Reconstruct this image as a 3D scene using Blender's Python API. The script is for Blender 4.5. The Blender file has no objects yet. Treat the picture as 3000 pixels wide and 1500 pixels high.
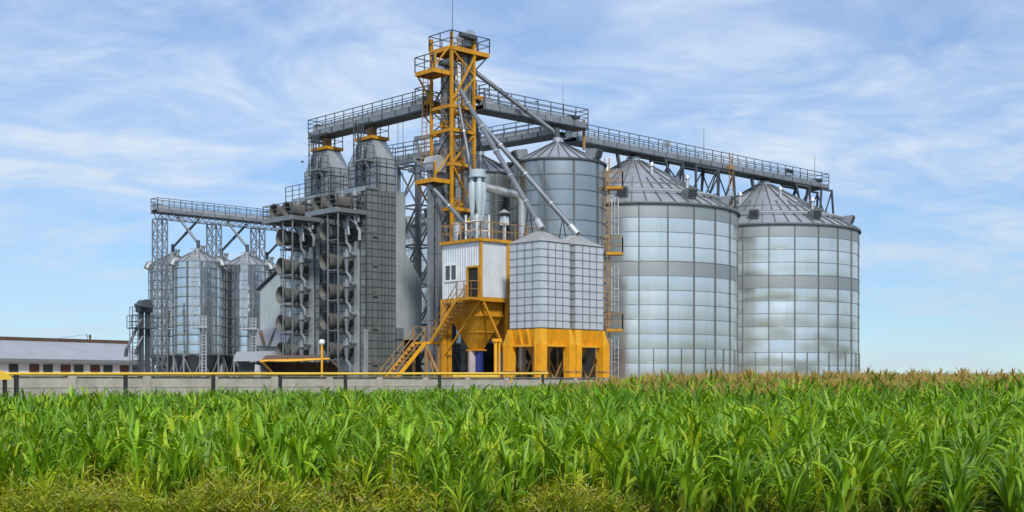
import bpy, bmesh, math, random
import numpy as np
from mathutils import Vector, Matrix
R_ = math.radians
random.seed(7)
scene = bpy.context.scene
COL = scene.collection

# ------------------------------------------------------------------ camera, sky, sun, exposure
CAM_H, FOC, HOR = 1.9, 3695.0, 1120.0
cam = bpy.data.cameras.new("camera")
cam.sensor_width = 36.0
cam.lens = FOC / 3000 * 36
cam.shift_y = (HOR - 750) / 3000
cam.clip_start, cam.clip_end = 0.3, 6000
co = bpy.data.objects.new("camera", cam)
co.location = (0, 0, CAM_H)
co.rotation_euler = (R_(90), 0, 0)
COL.objects.link(co)
scene.camera = co
scene.view_settings.view_transform = 'Standard'
scene.view_settings.look = 'None'
scene.view_settings.gamma = 1
scene.view_settings.exposure = 0.5
SUN_EL, SUN_AZ = 43.0, 168.0

def P(px, py, Y):
    return ((px - 1500) / FOC * Y, Y, CAM_H + (HOR - py) / FOC * Y)

world = bpy.data.worlds.new("World")
scene.world = world
world.use_nodes = True

class NT:
    """small helper to write node trees"""
    def __init__(s, nt): s.nt = nt
    def n(s, typ, ins=None, **kw):
        nd = s.nt.nodes.new(typ)
        for k, v in kw.items(): setattr(nd, k, v)
        for k, v in (ins or {}).items():
            sock = nd.inputs[k]
            if isinstance(v, bpy.types.NodeSocket): s.nt.links.new(v, sock)
            else: sock.default_value = v
        return nd
    def math(s, op, a, b=0.0, c=0.0, clamp=False):
        nd = s.n('ShaderNodeMath', {0: a, 1: b, 2: c}, operation=op, use_clamp=clamp)
        return nd.outputs[0]
    def mix(s, f, a, b, blend='MIX'):
        nd = s.n('ShaderNodeMix', data_type='RGBA', blend_type=blend)
        for idx, v in ((0, f), (6, a), (7, b)):
            if isinstance(v, bpy.types.NodeSocket): s.nt.links.new(v, nd.inputs[idx])
            else: nd.inputs[idx].default_value = v if idx == 0 else (tuple(v) + (1,))[:4]
        return nd.outputs[2]
    def ramp(s, f, stops):
        nd = s.n('ShaderNodeValToRGB', {0: f})
        el = nd.color_ramp.elements
        while len(el) < len(stops): el.new(0.5)
        for e, (p, c) in zip(el, stops):
            e.position = p
            e.color = (c, c, c, 1) if isinstance(c, (int, float)) else tuple(c) + (1,)
        return nd.outputs[0]

def make_world():
    nt = world.node_tree
    nt.nodes.clear()
    T = NT(nt)
    sky = T.n('ShaderNodeTexSky', sky_type='NISHITA', sun_disc=False)
    sky.sun_elevation, sky.sun_rotation = R_(SUN_EL), R_(SUN_AZ)
    sky.air_density, sky.dust_density, sky.ozone_density = 0.9, 0.0, 2.6
    tc = T.n('ShaderNodeTexCoord')
    sep = T.n('ShaderNodeSeparateXYZ', {0: tc.outputs['Generated']})
    zz = T.math('ADD', T.math('MAXIMUM', sep.outputs[2], 0.0), 0.16)
    u = T.math('DIVIDE', sep.outputs[0], zz)
    v = T.math('DIVIDE', sep.outputs[1], zz)
    pt = T.n('ShaderNodeCombineXYZ', {0: u, 1: v, 2: 0.0}).outputs[0]
    wp = T.n('ShaderNodeTexNoise', {'Vector': pt, 'Scale': 0.8, 'Detail': 3.0}).outputs[1]
    pw = T.n('ShaderNodeVectorMath', {0: pt, 1: T.n('ShaderNodeVectorMath', {0: wp, 1: (0.9, 0.9, 0.0)}, operation='MULTIPLY').outputs[0]}, operation='ADD').outputs[0]
    m1 = T.n('ShaderNodeMapping', {0: pw, 1: (3.1, 0.6, 0), 2: (0, 0, R_(-28)), 3: (0.72, 1.05, 1)}).outputs[0]
    n1 = T.n('ShaderNodeTexNoise', {'Vector': m1, 'Scale': 1.3, 'Detail': 10.0, 'Roughness': 0.58, 'Distortion': 0.25}).outputs[0]
    m2 = T.n('ShaderNodeMapping', {0: pw, 1: (0.0, 4.0, 0), 2: (0, 0, R_(-40)), 3: (0.95, 1.25, 1)}).outputs[0]
    n2 = T.n('ShaderNodeTexNoise', {'Vector': m2, 'Scale': 3.4, 'Detail': 9.0, 'Roughness': 0.62, 'Distortion': 0.4}).outputs[0]
    f1 = T.ramp(n1, [(0.38, 0.0), (0.62, 1.0)])
    f2 = T.ramp(n2, [(0.40, 0.0), (0.64, 1.0)])
    f = T.math('ADD', T.math('MULTIPLY', f1, T.math('ADD', T.math('MULTIPLY', f2, 0.42), 0.46)), T.math('MULTIPLY', f2, 0.20), clamp=True)
    f = T.math('ADD', T.math('MULTIPLY', f, 0.95), 0.20, clamp=True)
    f = T.math('MULTIPLY', f, T.ramp(sep.outputs[2], [(0.0, 0.6), (0.09, 0.95), (0.2, 1.0)]))
    f = T.math('MULTIPLY', f, 0.93)
    blue = T.mix(1.0, sky.outputs[0], (0.80, 0.985, 1.17), 'MULTIPLY')
    cloud = T.mix(n2, (5.6, 6.7, 8.2), (7.9, 8.5, 9.1))
    air = T.ramp(sep.outputs[2], [(0.0, (0.66, 0.70, 0.75)), (0.10, (0.76, 0.80, 0.84)), (0.30, (1.0, 1.0, 1.0))])     # duller sky low down
    c = T.mix(1.0, T.mix(f, blue, cloud), air, 'MULTIPLY')
    bg = T.n('ShaderNodeBackground', {0: c, 1: 0.085})
    out = T.n('ShaderNodeOutputWorld', {0: bg.outputs[0]})
make_world()

sun = bpy.data.lights.new("sun", 'SUN')
sun.energy, sun.angle, sun.color = 2.5, R_(7.0), (1.0, 0.955, 0.88)
so = bpy.data.objects.new("sun", sun)
sd = Vector((math.cos(R_(SUN_EL)) * math.sin(R_(SUN_AZ)), math.cos(R_(SUN_EL)) * math.cos(R_(SUN_AZ)), math.sin(R_(SUN_EL))))
so.rotation_euler = (-sd).to_track_quat('-Z', 'Y').to_euler()
so.location = (0, 0, 80)
COL.objects.link(so)

# ------------------------------------------------------------------ materials
def principled(name):
    m = bpy.data.materials.new(name)
    m.use_nodes = True
    nt = m.node_tree
    b = nt.nodes['Principled BSDF']
    return m, NT(nt), b

def plain(name, base, rough=0.6, metal=0.0, var=0.15, scale=1.5, bump=0.0, streak=0.0, dirt=None, dirt_amt=0.0, spec=0.4):
    m, T, b = principled(name)
    tc = T.n('ShaderNodeTexCoord')
    nz = T.n('ShaderNodeTexNoise', {'Vector': tc.outputs['Object'], 'Scale': scale, 'Detail': 6.0, 'Roughness': 0.6}).outputs[0]
    lo = tuple(c * (1 - var) for c in base); hi = tuple(min(1, c * (1 + var)) for c in base)
    c = T.mix(T.ramp(nz, [(0.3, 0.0), (0.7, 1.0)]), lo, hi)
    if streak:
        mp = T.n('ShaderNodeMapping', {0: tc.outputs['Object'], 3: (3.0, 3.0, 0.12)}).outputs[0]
        sn = T.n('ShaderNodeTexNoise', {'Vector': mp, 'Scale': 1.6, 'Detail': 5.0, 'Roughness': 0.65}).outputs[0]
        c = T.mix(T.math('MULTIPLY', T.ramp(sn, [(0.5, 0.0), (0.75, 1.0)]), streak), c, dirt or tuple(x * 0.45 for x in base))
    if dirt and dirt_amt:
        dn = T.n('ShaderNodeTexNoise', {'Vector': tc.outputs['Object'], 'Scale': scale * 2.3, 'Detail': 8.0, 'Roughness': 0.7}).outputs[0]
        c = T.mix(T.math('MULTIPLY', T.ramp(dn, [(0.5, 0.0), (0.72, 1.0)]), dirt_amt), c, dirt)
    T.nt.links.new(c, b.inputs['Base Color'])
    rr = T.math('ADD', T.math('MULTIPLY', nz, 0.2), rough - 0.1)
    T.nt.links.new(rr, b.inputs['Roughness'])
    b.inputs['Metallic'].default_value = metal
    b.inputs['Specular IOR Level'].default_value = spec
    if bump:
        bn = T.n('ShaderNodeTexNoise', {'Vector': tc.outputs['Object'], 'Scale': scale * 4, 'Detail': 6.0}).outputs[0]
        bp = T.n('ShaderNodeBump', {'Height': bn, 'Strength': bump, 'Distance': 0.03})
        T.nt.links.new(bp.outputs[0], b.inputs['Normal'])
    return m

def galv_round(name, base, nseg, ring, z0, phase, rough=0.4, metal=0.75, var=0.14, wave=0.25, streak=0.25, vz=0.10):
    """curved galvanised sheets: every sheet (angle cell x ring) has its own slight tone and gloss"""
    m, T, b = principled(name)
    tc = T.n('ShaderNodeTexCoord')
    sp = T.n('ShaderNodeSeparateXYZ', {0: tc.outputs['Object']})
    ang = T.math('ARCTAN2', sp.outputs[1], sp.outputs[0])
    a = T.math('FLOOR', T.math('MULTIPLY', T.math('SUBTRACT', ang, phase), nseg / (2 * math.pi)))
    k = T.math('FLOOR', T.math('DIVIDE', T.math('SUBTRACT', sp.outputs[2], z0), ring))
    wn = T.n('ShaderNodeTexWhiteNoise', {0: T.n('ShaderNodeCombineXYZ', {0: a, 1: k, 2: 3.0}).outputs[0]}, noise_dimensions='3D').outputs[0]
    wr = T.n('ShaderNodeTexWhiteNoise', {1: k}, noise_dimensions='1D').outputs[0]
    nz = T.n('ShaderNodeTexNoise', {'Vector': tc.outputs['Object'], 'Scale': 0.9, 'Detail': 7.0, 'Roughness': 0.62}).outputs[0]
    t = T.math('ADD', T.math('MULTIPLY', wn, 0.4), T.math('ADD', T.math('MULTIPLY', wr, 0.25), T.math('MULTIPLY', nz, 0.35)))
    c = T.mix(t, tuple(x * (1 - var) for x in base), tuple(min(1, x * (1 + var)) for x in base))
    mp = T.n('ShaderNodeMapping', {0: tc.outputs['Object'], 3: (2.2, 2.2, 0.10)}).outputs[0]
    sn = T.n('ShaderNodeTexNoise', {'Vector': mp, 'Scale': 1.4, 'Detail': 6.0, 'Roughness': 0.7}).outputs[0]
    c = T.mix(T.math('MULTIPLY', T.ramp(sn, [(0.48, 0.0), (0.8, 1.0)]), streak), c, tuple(x * 0.5 for x in base))
    T.nt.links.new(c, b.inputs['Base Color'])
    T.nt.links.new(T.math('ADD', T.math('MULTIPLY', wn, 0.10), rough - 0.05), b.inputs['Roughness'])
    b.inputs['Metallic'].default_value = metal
    # each sheet bulges a little between its bolted edges, and the whole wall is gently wavy
    fa = T.math('FRACT', T.math('MULTIPLY', T.math('SUBTRACT', ang, phase), nseg / (2 * math.pi)))
    fz = T.math('FRACT', T.math('DIVIDE', T.math('SUBTRACT', sp.outputs[2], z0), ring))
    mb_ = T.n('ShaderNodeMapping', {0: tc.outputs['Object'], 3: (0.22, 0.22, vz)}).outputs[0]
    bn = T.n('ShaderNodeTexNoise', {'Vector': mb_, 'Scale': 1.0, 'Detail': 1.0}).outputs[0]
    amp = T.math('ADD', T.math('MULTIPLY', wn, 0.9), 0.35)
    h = T.math('ADD', T.math('MULTIPLY', T.math('MULTIPLY', T.math('SINE', T.math('MULTIPLY', fa, math.pi)), amp), wave), T.math('MULTIPLY', bn, wave * 3.0))
    h = T.math('ADD', h, T.math('MULTIPLY', T.math('SINE', T.math('MULTIPLY', fz, math.pi)), wave * 0.15))
    bp = T.n('ShaderNodeBump', {'Height': h, 'Strength': 1.0, 'Distance': 1.0})
    T.nt.links.new(bp.outputs[0], b.inputs['Normal'])
    return m

M = {}
M['steel'] = plain('galvanised_steel', (0.27, 0.29, 0.31), 0.5, 0.55, 0.18, 0.8, streak=0.3)
M['steel_light'] = plain('light_steel', (0.50, 0.52, 0.54), 0.45, 0.55, 0.12, 0.8, streak=0.2)
M['steel_dark'] = plain('dark_steel', (0.085, 0.098, 0.11), 0.55, 0.45, 0.2, 1.2)
M['seam'] = plain('bolted_seam_steel', (0.17, 0.185, 0.195), 0.55, 0.5, 0.15, 2.0)  # grey darkened for the bolts and for the shadow along the seams
M['seam_pale'] = plain('stiffener_steel', (0.25, 0.27, 0.285), 0.5, 0.5, 0.15, 2.0)
M['rail'] = plain('handrail_steel', (0.10, 0.118, 0.14), 0.5, 0.45, 0.2, 1.5)
M['yellow'] = plain('weathered_yellow_paint', (0.56, 0.265, 0.015), 0.55, 0.0, 0.18, 0.9, streak=0.55, dirt=(0.20, 0.095, 0.03), dirt_amt=0.5, spec=.3)
M['yellow_new'] = plain('bright_yellow_paint', (0.75, 0.365, 0.018), 0.5, 0.0, 0.14, 0.8, streak=0.4, dirt=(0.33, 0.165, 0.03), dirt_amt=0.3, spec=.3)
M['yellow_pipe'] = plain('yellow_gas_pipe_paint', (0.78, 0.50, 0.05), 0.38, 0.0, 0.10, 0.5, streak=0.0, dirt=(0.5, 0.3, 0.06), dirt_amt=0.15)
M['rust'] = plain('rusty_yellow_steel', (0.33, 0.19, 0.07), 0.65, 0.0, 0.3, 1.4)
M['roof_steel'] = plain('roof_sheet_steel', (0.44, 0.465, 0.50), 0.42, 0.6, 0.14, 0.5, streak=0.3)
M['dryer'] = plain('dull_dryer_sheet', (0.39, 0.415, 0.42), 0.36, 0.7, 0.13, 0.5, streak=0.6, dirt=(0.15, 0.15, 0.145), dirt_amt=0.18)
M['dryer_pale'] = plain('cleaner_dryer_sheet', (0.42, 0.45, 0.46), 0.42, 0.6, 0.16, 0.7, streak=0.25)
M['fan'] = plain('dusty_fan_steel', (0.155, 0.155, 0.148), 0.6, 0.3, 0.2, 2.0, dirt=(0.14, 0.12, 0.10), dirt_amt=0.4)
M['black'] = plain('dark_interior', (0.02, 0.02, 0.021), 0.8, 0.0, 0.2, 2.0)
M['bin'] = plain('white_galvanised_bin', (0.62, 0.65, 0.68), 0.40, 0.45, 0.10, 1.2, streak=0.25)
M['bin_seam'] = plain('bin_stiffener', (0.23, 0.25, 0.27), 0.5, 0.4, 0.1, 2.0)
M['bin_roof'] = plain('bin_roof_sheet', (0.40, 0.40, 0.40), 0.5, 0.4, 0.15, 0.9, streak=0.3)
M['clad'] = plain('white_corrugated_cladding', (0.66, 0.70, 0.74), 0.42, 0.25, 0.10, 0.7, streak=0.35, dirt=(0.46, 0.43, 0.33), dirt_amt=0.25)
M['clad_grey'] = plain('grey_corrugated_cladding', (0.42, 0.46, 0.47), 0.45, 0.4, 0.1, 0.6, streak=0.25)
M['shed'] = plain('shed_cladding', (0.40, 0.45, 0.47), 0.5, 0.15, 0.10, 0.5, streak=0.3)
M['concrete'] = None
M['barn_wall'] = plain('pinkish_plaster', (0.76, 0.68, 0.64), 0.85, 0.0, 0.10, 0.8, streak=0.25, dirt=(0.4, 0.36, 0.33), dirt_amt=0.3, spec=0.2)
M['barn_roof'] = plain('pale_roof_sheet', (0.30, 0.32, 0.36), 0.7, 0.0, 0.08, 0.4, streak=0.1, spec=0.25)
M['brown'] = plain('brown_boards', (0.10, 0.062, 0.045), 0.8, 0.0, 0.3, 2.0, spec=0.2)
M['fascia_grey'] = plain('grey_fascia', (0.17, 0.18, 0.185), 0.7, 0.0, 0.15, 1.0)
M['wood'] = plain('weathered_plywood', (0.13, 0.092, 0.065), 0.8, 0.0, 0.3, 1.2, streak=0.4, spec=0.2)
M['white'] = plain('white_paint', (0.78, 0.78, 0.76), 0.5, 0.0, 0.06, 1.0)
M['glass'] = plain('window_glass', (0.05, 0.06, 0.07), 0.08, 0.0, 0.2, 1.0, spec=0.8)
M['cyc'] = plain('pale_blue_grey_paint', (0.42, 0.50, 0.53), 0.45, 0.1, 0.08, 1.0, streak=0.15)
M['duct'] = plain('bare_zinc_duct', (0.56, 0.57, 0.56), 0.35, 0.7, 0.12, 1.5, streak=0.25)
M['spout'] = plain('spout_steel', (0.23, 0.25, 0.275), 0.42, 0.55, 0.12, 0.8, streak=0.0)
M['spout_dark'] = plain('worn_spout_steel', (0.17, 0.185, 0.205), 0.45, 0.5, 0.15, 0.8)
M['blue'] = plain('blue_paint', (0.016, 0.03, 0.17), 0.45, 0.0, 0.12, 1.0)
M['pale_cloth'] = plain('pale_filter_sleeve', (0.42, 0.38, 0.38), 0.85, 0.0, 0.15, 2.0, spec=0.1)
M['post'] = plain('black_post_paint', (0.03, 0.033, 0.03), 0.6, 0.0, 0.2, 2.0)
M['white_glass'] = plain('opal_globe', (0.72, 0.72, 0.68), 0.3, 0.0, 0.04, 1.0)
M['rust_red'] = plain('rust_red_shutter', (0.135, 0.05, 0.035), 0.7, 0.0, 0.2, 3.0)
M['dark_glass'] = plain('dusty_dark_glass', (0.045, 0.045, 0.04), 0.35, 0.0, 0.3, 3.0)
M['tarp'] = plain('grey_tarpaulin', (0.35, 0.34, 0.35), 0.8, 0.0, 0.2, 3.0, bump=0.4)

def concrete_mat():
    m, T, b = principled('concrete_panels')
    tc = T.n('ShaderNodeTexCoord')
    br = T.n('ShaderNodeTexBrick', {'Vector': T.n('ShaderNodeMapping', {0: tc.outputs['Object'], 2: (R_(90), 0, 0)}).outputs[0], 'Scale': 1.0, 'Mortar Size': 0.012,
             'Brick Width': 0.62, 'Row Height': 0.30, 'Color1': (0.33, 0.325, 0.29, 1), 'Color2': (0.42, 0.405, 0.375, 1), 'Mortar': (0.40, 0.39, 0.36, 1), 'Mortar Smooth': 0.6})
    nz = T.n('ShaderNodeTexNoise', {'Vector': tc.outputs['Object'], 'Scale': 1.1, 'Detail': 8.0, 'Roughness': 0.65}).outputs[0]
    c = T.mix(0.30, T.mix(T.ramp(nz, [(0.3, 0.0), (0.7, 1.0)]), (0.31, 0.285, 0.24), (0.60, 0.56, 0.49)), br.outputs[0])
    mp = T.n('ShaderNodeMapping', {0: tc.outputs['Object'], 3: (2.0, 2.0, 0.3)}).outputs[0]
    sn = T.n('ShaderNodeTexNoise', {'Vector': mp, 'Scale': 1.8, 'Detail': 6.0, 'Roughness': 0.7}).outputs[0]
    c = T.mix(T.math('MULTIPLY', T.ramp(sn, [(0.5, 0.0), (0.75, 1.0)]), 0.4), c, (0.24, 0.23, 0.19))
    T.nt.links.new(c, b.inputs['Base Color'])
    b.inputs['Roughness'].default_value = 0.9
    b.inputs['Specular IOR Level'].default_value = 0.2
    bp = T.n('ShaderNodeBump', {'Height': nz, 'Strength': 0.3, 'Distance': 0.03})
    T.nt.links.new(bp.outputs[0], b.inputs['Normal'])
    return m
M['concrete'] = concrete_mat()
M['coping'] = plain('weathered_concrete_edge', (0.22, 0.20, 0.17), 0.9, 0.0, 0.3, 1.5, spec=0.1)

# ------------------------------------------------------------------ mesh helpers
class MB:
    def __init__(s): s.v, s.f, s.m = [], [], []
    def add(s, vs, fs, m=0):
        b = len(s.v)
        s.v += [tuple(p) for p in vs]
        s.f += [tuple(i + b for i in f) for f in fs]
        s.m += [m] * len(fs)
        return s
    def box(s, x0, x1, y0, y1, z0, z1, m=0):
        return s.add([(x0, y0, z0), (x1, y0, z0), (x1, y1, z0), (x0, y1, z0), (x0, y0, z1), (x1, y0, z1), (x1, y1, z1), (x0, y1, z1)],
                     [(0, 3, 2, 1), (4, 5, 6, 7), (0, 1, 5, 4), (1, 2, 6, 5), (2, 3, 7, 6), (3, 0, 4, 7)], m)
    def hexa(s, bot, top, m=0):
        """bot, top: four points each"""
        return s.add(list(bot) + list(top), [(0, 3, 2, 1), (4, 5, 6, 7), (0, 1, 5, 4), (1, 2, 6, 5), (2, 3, 7, 6), (3, 0, 4, 7)], m)
    def bar(s, p, q, w, h=None, m=0, ref=(0, 0, 1)):
        p, q = Vector(p), Vector(q)
        d = (q - p).normalized()
        rf = Vector(ref)
        if abs(d.dot(rf)) > 0.98: rf = Vector((1, 0, 0))
        a = d.cross(rf).normalized() * (w / 2)
        b = a.cross(d).normalized() * ((h or w) / 2)
        return s.hexa([p - a - b, p + a - b, p + a + b, p - a + b], [q - a - b, q + a - b, q + a + b, q - a + b], m)
    def tube(s, p, q, r0, r1=None, n=10, m=0, cap=True):
        return s.path([p, q], [r0, r0 if r1 is None else r1], n, m, cap)
    def path(s, pts, r, n=10, m=0, cap=True):
        pts = [Vector(p) for p in pts]
        if not isinstance(r, (list, tuple)): r = [r] * len(pts)
        vs, fs = [], []
        ref = None
        for i, p in enumerate(pts):
            d = (pts[min(i + 1, len(pts) - 1)] - pts[max(i - 1, 0)]).normalized()
            if ref is None:
                ref = Vector((0, 0, 1)) if abs(d.z) < 0.95 else Vector((1, 0, 0))
            a = d.cross(ref)
            if a.length < 1e-4: a = d.cross(Vector((1, 0, 0)))
            a.normalize(); b = a.cross(d).normalized()
            for k in range(n):
                t = 2 * math.pi * k / n
                vs.append(p + (a * math.cos(t) + b * math.sin(t)) * r[i])
        for i in range(len(pts) - 1):
            for k in range(n):
                k2 = (k + 1) % n
                fs.append((i * n + k, i * n + k2, (i + 1) * n + k2, (i + 1) * n + k))
        if cap:
            fs.append(tuple(range(n))[::-1]); fs.append(tuple((len(pts) - 1) * n + k for k in range(n)))
        return s.add(vs, fs, m)
    def lathe(s, prof, n=48, c=(0, 0), m=0, ms=None, ph=0.0):
        vs, fs, mm = [], [], []
        for r, z in prof:
            for k in range(n):
                t = ph + 2 * math.pi * k / n
                vs.append((c[0] + r * math.cos(t), c[1] + r * math.sin(t), z))
        for i in range(len(prof) - 1):
            for k in range(n):
                k2 = (k + 1) % n
                fs.append((i * n + k, i * n + k2, (i + 1) * n + k2, (i + 1) * n + k))
                mm.append(ms[i] if ms else m)
        b = len(s.m)
        s.add(vs, fs, m)
        s.m[b:] = mm
        return s
    def prism(s, poly, a, b, fn, m=0):
        """poly: (u,v) list extruded from a to b; fn(u,v,t)->xyz"""
        n = len(poly)
        vs = [fn(u, v, a) for u, v in poly] + [fn(u, v, b) for u, v in poly]
        fs = [tuple(range(n)), tuple(range(2 * n - 1, n - 1, -1))]
        fs += [(i, i + n, (i + 1) % n + n, (i + 1) % n) for i in range(n)]
        return s.add(vs, fs, m)
    def corr(s, p, q, z0, z1, pitch=0.25, depth=0.035, m=0, nrm=(0, 0)):
        """trapezoidal sheeting from p to q (xy); z0,z1 numbers or functions of distance; ribs stand out along nrm"""
        p, q = Vector(p), Vector(q)
        L = (q - p).length; d = (q - p) / L; nr = Vector(nrm)
        xs = []
        k = 0
        while k * pitch < L - 1e-6:
            for f, o in ((0, 0), (0.45, 0), (0.58, 1), (0.87, 1)):
                t = (k + f) * pitch
                if t < L: xs.append((t, o * depth))
            k += 1
        xs.append((L, 0))
        g0 = z0 if callable(z0) else (lambda t: z0); g1 = z1 if callable(z1) else (lambda t: z1)
        vs, fs = [], []
        for t, o in xs:
            w = p + d * t + nr * o
            vs += [(w.x, w.y, g0(t)), (w.x, w.y, g1(t))]
        for i in range(len(xs) - 1): fs.append((2 * i, 2 * i + 2, 2 * i + 3, 2 * i + 1))
        return s.add(vs, fs, m)
    def rails(s, pts, h=1.1, gap=1.2, w=0.05, mids=(0.5,), m=0, kick=0.0):
        pts = [Vector(p) for p in pts]
        up = Vector((0, 0, 1))
        for a, b in zip(pts[:-1], pts[1:]):
            L = (b - a).length; n = max(1, round(L / gap))
            for k in range(n + 1):
                o = a.lerp(b, k / n)
                s.bar(o, o + up * h, w, w, m)
            s.bar(a + up * h, b + up * h, w, w, m)
            for q in mids: s.bar(a + up * h * q, b + up * h * q, w * 0.8, w * 0.8, m)
            if kick: s.bar(a + up * kick / 2, b + up * kick / 2, 0.02, kick, m)
        return s
    def ladder(s, base, top, side, w=0.45, step=0.3, r=0.025, m=0):
        a, b, sd_ = Vector(base), Vector(top), Vector(side).normalized() * (w / 2)
        s.bar(a - sd_, b - sd_, r * 2, r * 2, m); s.bar(a + sd_, b + sd_, r * 2, r * 2, m)
        n = max(2, int((b - a).length / step))
        for k in range(1, n):
            o = a.lerp(b, k / n)
            s.bar(o - sd_, o + sd_, r * 1.6, r * 1.6, m)
        return s
    def cage(s, base, top, side, out, rad=0.36, gap=0.9, w=0.035, m=0):
        a, b = Vector(base), Vector(top)
        sx, ot = Vector(side).normalized(), Vector(out).normalized()
        n = max(1, round((b - a).length / gap))
        hoops = []
        for k in range(n + 1):
            o = a.lerp(b, k / n)
            ring = [o + sx * (rad * math.cos(t)) + ot * (rad * 1.7 * math.sin(t)) for t in [math.pi * i / 6 for i in range(7)]]
            for u, v in zip(ring[:-1], ring[1:]): s.bar(u, v, w, w, m)
            hoops.append(ring)
        for i in (1, 3, 5):
            s.bar(hoops[0][i], hoops[-1][i], w, w, m)
        return s
    def lattice(s, x0, x1, y0, y1, z0, z1, n, w=0.08, wb=0.05, m=0):
        c = [(x0, y0), (x1, y0), (x1, y1), (x0, y1)]
        for x, y in c: s.bar((x, y, z0), (x, y, z1), w, w, m)
        for k in range(n):
            a, b = z0 + (z1 - z0) * k / n, z0 + (z1 - z0) * (k + 1) / n
            for i in range(4):
                p, q = c[i], c[(i + 1) % 4]
                s.bar((*p, b), (*q, b), wb, wb, m)
                s.bar((*p, a), (*q, b), wb, wb, m)
                s.bar((*q, a), (*p, b), wb, wb, m)
        return s
    def build(s, name, mats, parent=None, smooth=True, ang=35, label=None):
        me = bpy.data.meshes.new(name)
        me.from_pydata(s.v, [], s.f)
        if not isinstance(mats, (list, tuple)): mats = [mats]
        for k in mats: me.materials.append(M[k] if isinstance(k, str) else k)
        me.polygons.foreach_set('material_index', s.m)
        bm = bmesh.new(); bm.from_mesh(me)
        bmesh.ops.recalc_face_normals(bm, faces=bm.faces)
        bm.to_mesh(me); bm.free()
        if smooth:
            me.shade_smooth()
            me.set_sharp_from_angle(angle=R_(ang))
        me.update()
        o = bpy.data.objects.new(name, me)
        COL.objects.link(o)
        if parent: o.parent = parent
        if label: o['label'] = label
        return o

SITE = R_(43.5)                       # local x runs away to the right (R), local y away to the left (L)
uR = Vector((math.cos(SITE), math.sin(SITE), 0)); uL = Vector((-math.sin(SITE), math.cos(SITE), 0))
def tag(o, label, cat, group=None, kind=None):
    if label: o['label'] = label
    if cat: o['category'] = cat
    if group: o['group'] = group
    if kind: o['kind'] = kind
    return o
def thing(name, label, cat, loc=(0, 0, 0), rot=SITE, group=None):
    o = bpy.data.objects.new(name, None)
    COL.objects.link(o)
    o.empty_display_size = 0.3
    o.location = loc if len(loc) == 3 else (loc[0], loc[1], 0)
    o.rotation_euler = (0, 0, rot)
    return tag(o, label, cat, group)
def copy_tree(o, parent=None):
    c = o.copy(); COL.objects.link(c)
    if parent: c.parent = parent
    for ch in list(o.children): copy_tree(ch, c)
    return c
def off(p, r=0, l=0, z=0):
    q = Vector((p[0], p[1], p[2] if len(p) == 3 else 0)) + uR * r + uL * l
    q.z += z
    return q
def to_local(o, p):
    """world point -> local space of an upright empty"""
    return Matrix.Translation(o.location) @ Matrix.Rotation(o.rotation_euler[2], 4, 'Z'), p
def loc_of(o, p):
    mw = Matrix.Translation(o.location) @ Matrix.Rotation(o.rotation_euler[2], 4, 'Z')
    return mw.inverted() @ Vector(p)

# ------------------------------------------------------------------ ground
def ground():
    m, T, b = principled('soil_and_grass')
    tc = T.n('ShaderNodeTexCoord')
    nz = T.n('ShaderNodeTexNoise', {'Vector': tc.outputs['Object'], 'Scale': 0.7, 'Detail': 9.0, 'Roughness': 0.65}).outputs[0]
    c = T.ramp(nz, [(0.3, (0.035, 0.03, 0.014)), (0.55, (0.06, 0.065, 0.02)), (0.75, (0.05, 0.085, 0.02))])
    T.nt.links.new(c, b.inputs['Base Color']); b.inputs['Roughness'].default_value = 0.95
    b.inputs['Specular IOR Level'].default_value = 0.1
    me = bpy.data.meshes.new('field_ground')
    me.from_pydata([(-3000, -300, 0), (3000, -300, 0), (3000, 5000, 0), (-3000, 5000, 0)], [], [(0, 1, 2, 3)])
    me.materials.append(m)
    o = bpy.data.objects.new('field_ground', me); COL.objects.link(o); o['kind'] = 'structure'
    m2 = plain('yard_concrete', (0.30, 0.285, 0.255), 0.9, 0.0, 0.2, 0.25, streak=0.0, dirt=(0.16, 0.14, 0.11), dirt_amt=0.4, spec=0.15)
    pts = []
    for t, o_ in ((-6, 0.6), (36.5, 0.6)):
        pts.append((-15.1 + 0.6 * t - 0.8 * o_, 41.7 + 0.8 * t + 0.6 * o_, 0.004))
    pts += [(32, 106, 0.004), (40, 150, 0.004), (-70, 170, 0.004), (-70, 90, 0.004)]
    me = bpy.data.meshes.new('yard_pavement'); me.from_pydata(pts, [], [tuple(range(len(pts)))]); me.materials.append(m2)
    o = bpy.data.objects.new('yard_pavement', me); COL.objects.link(o); o['kind'] = 'structure'
ground()

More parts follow.
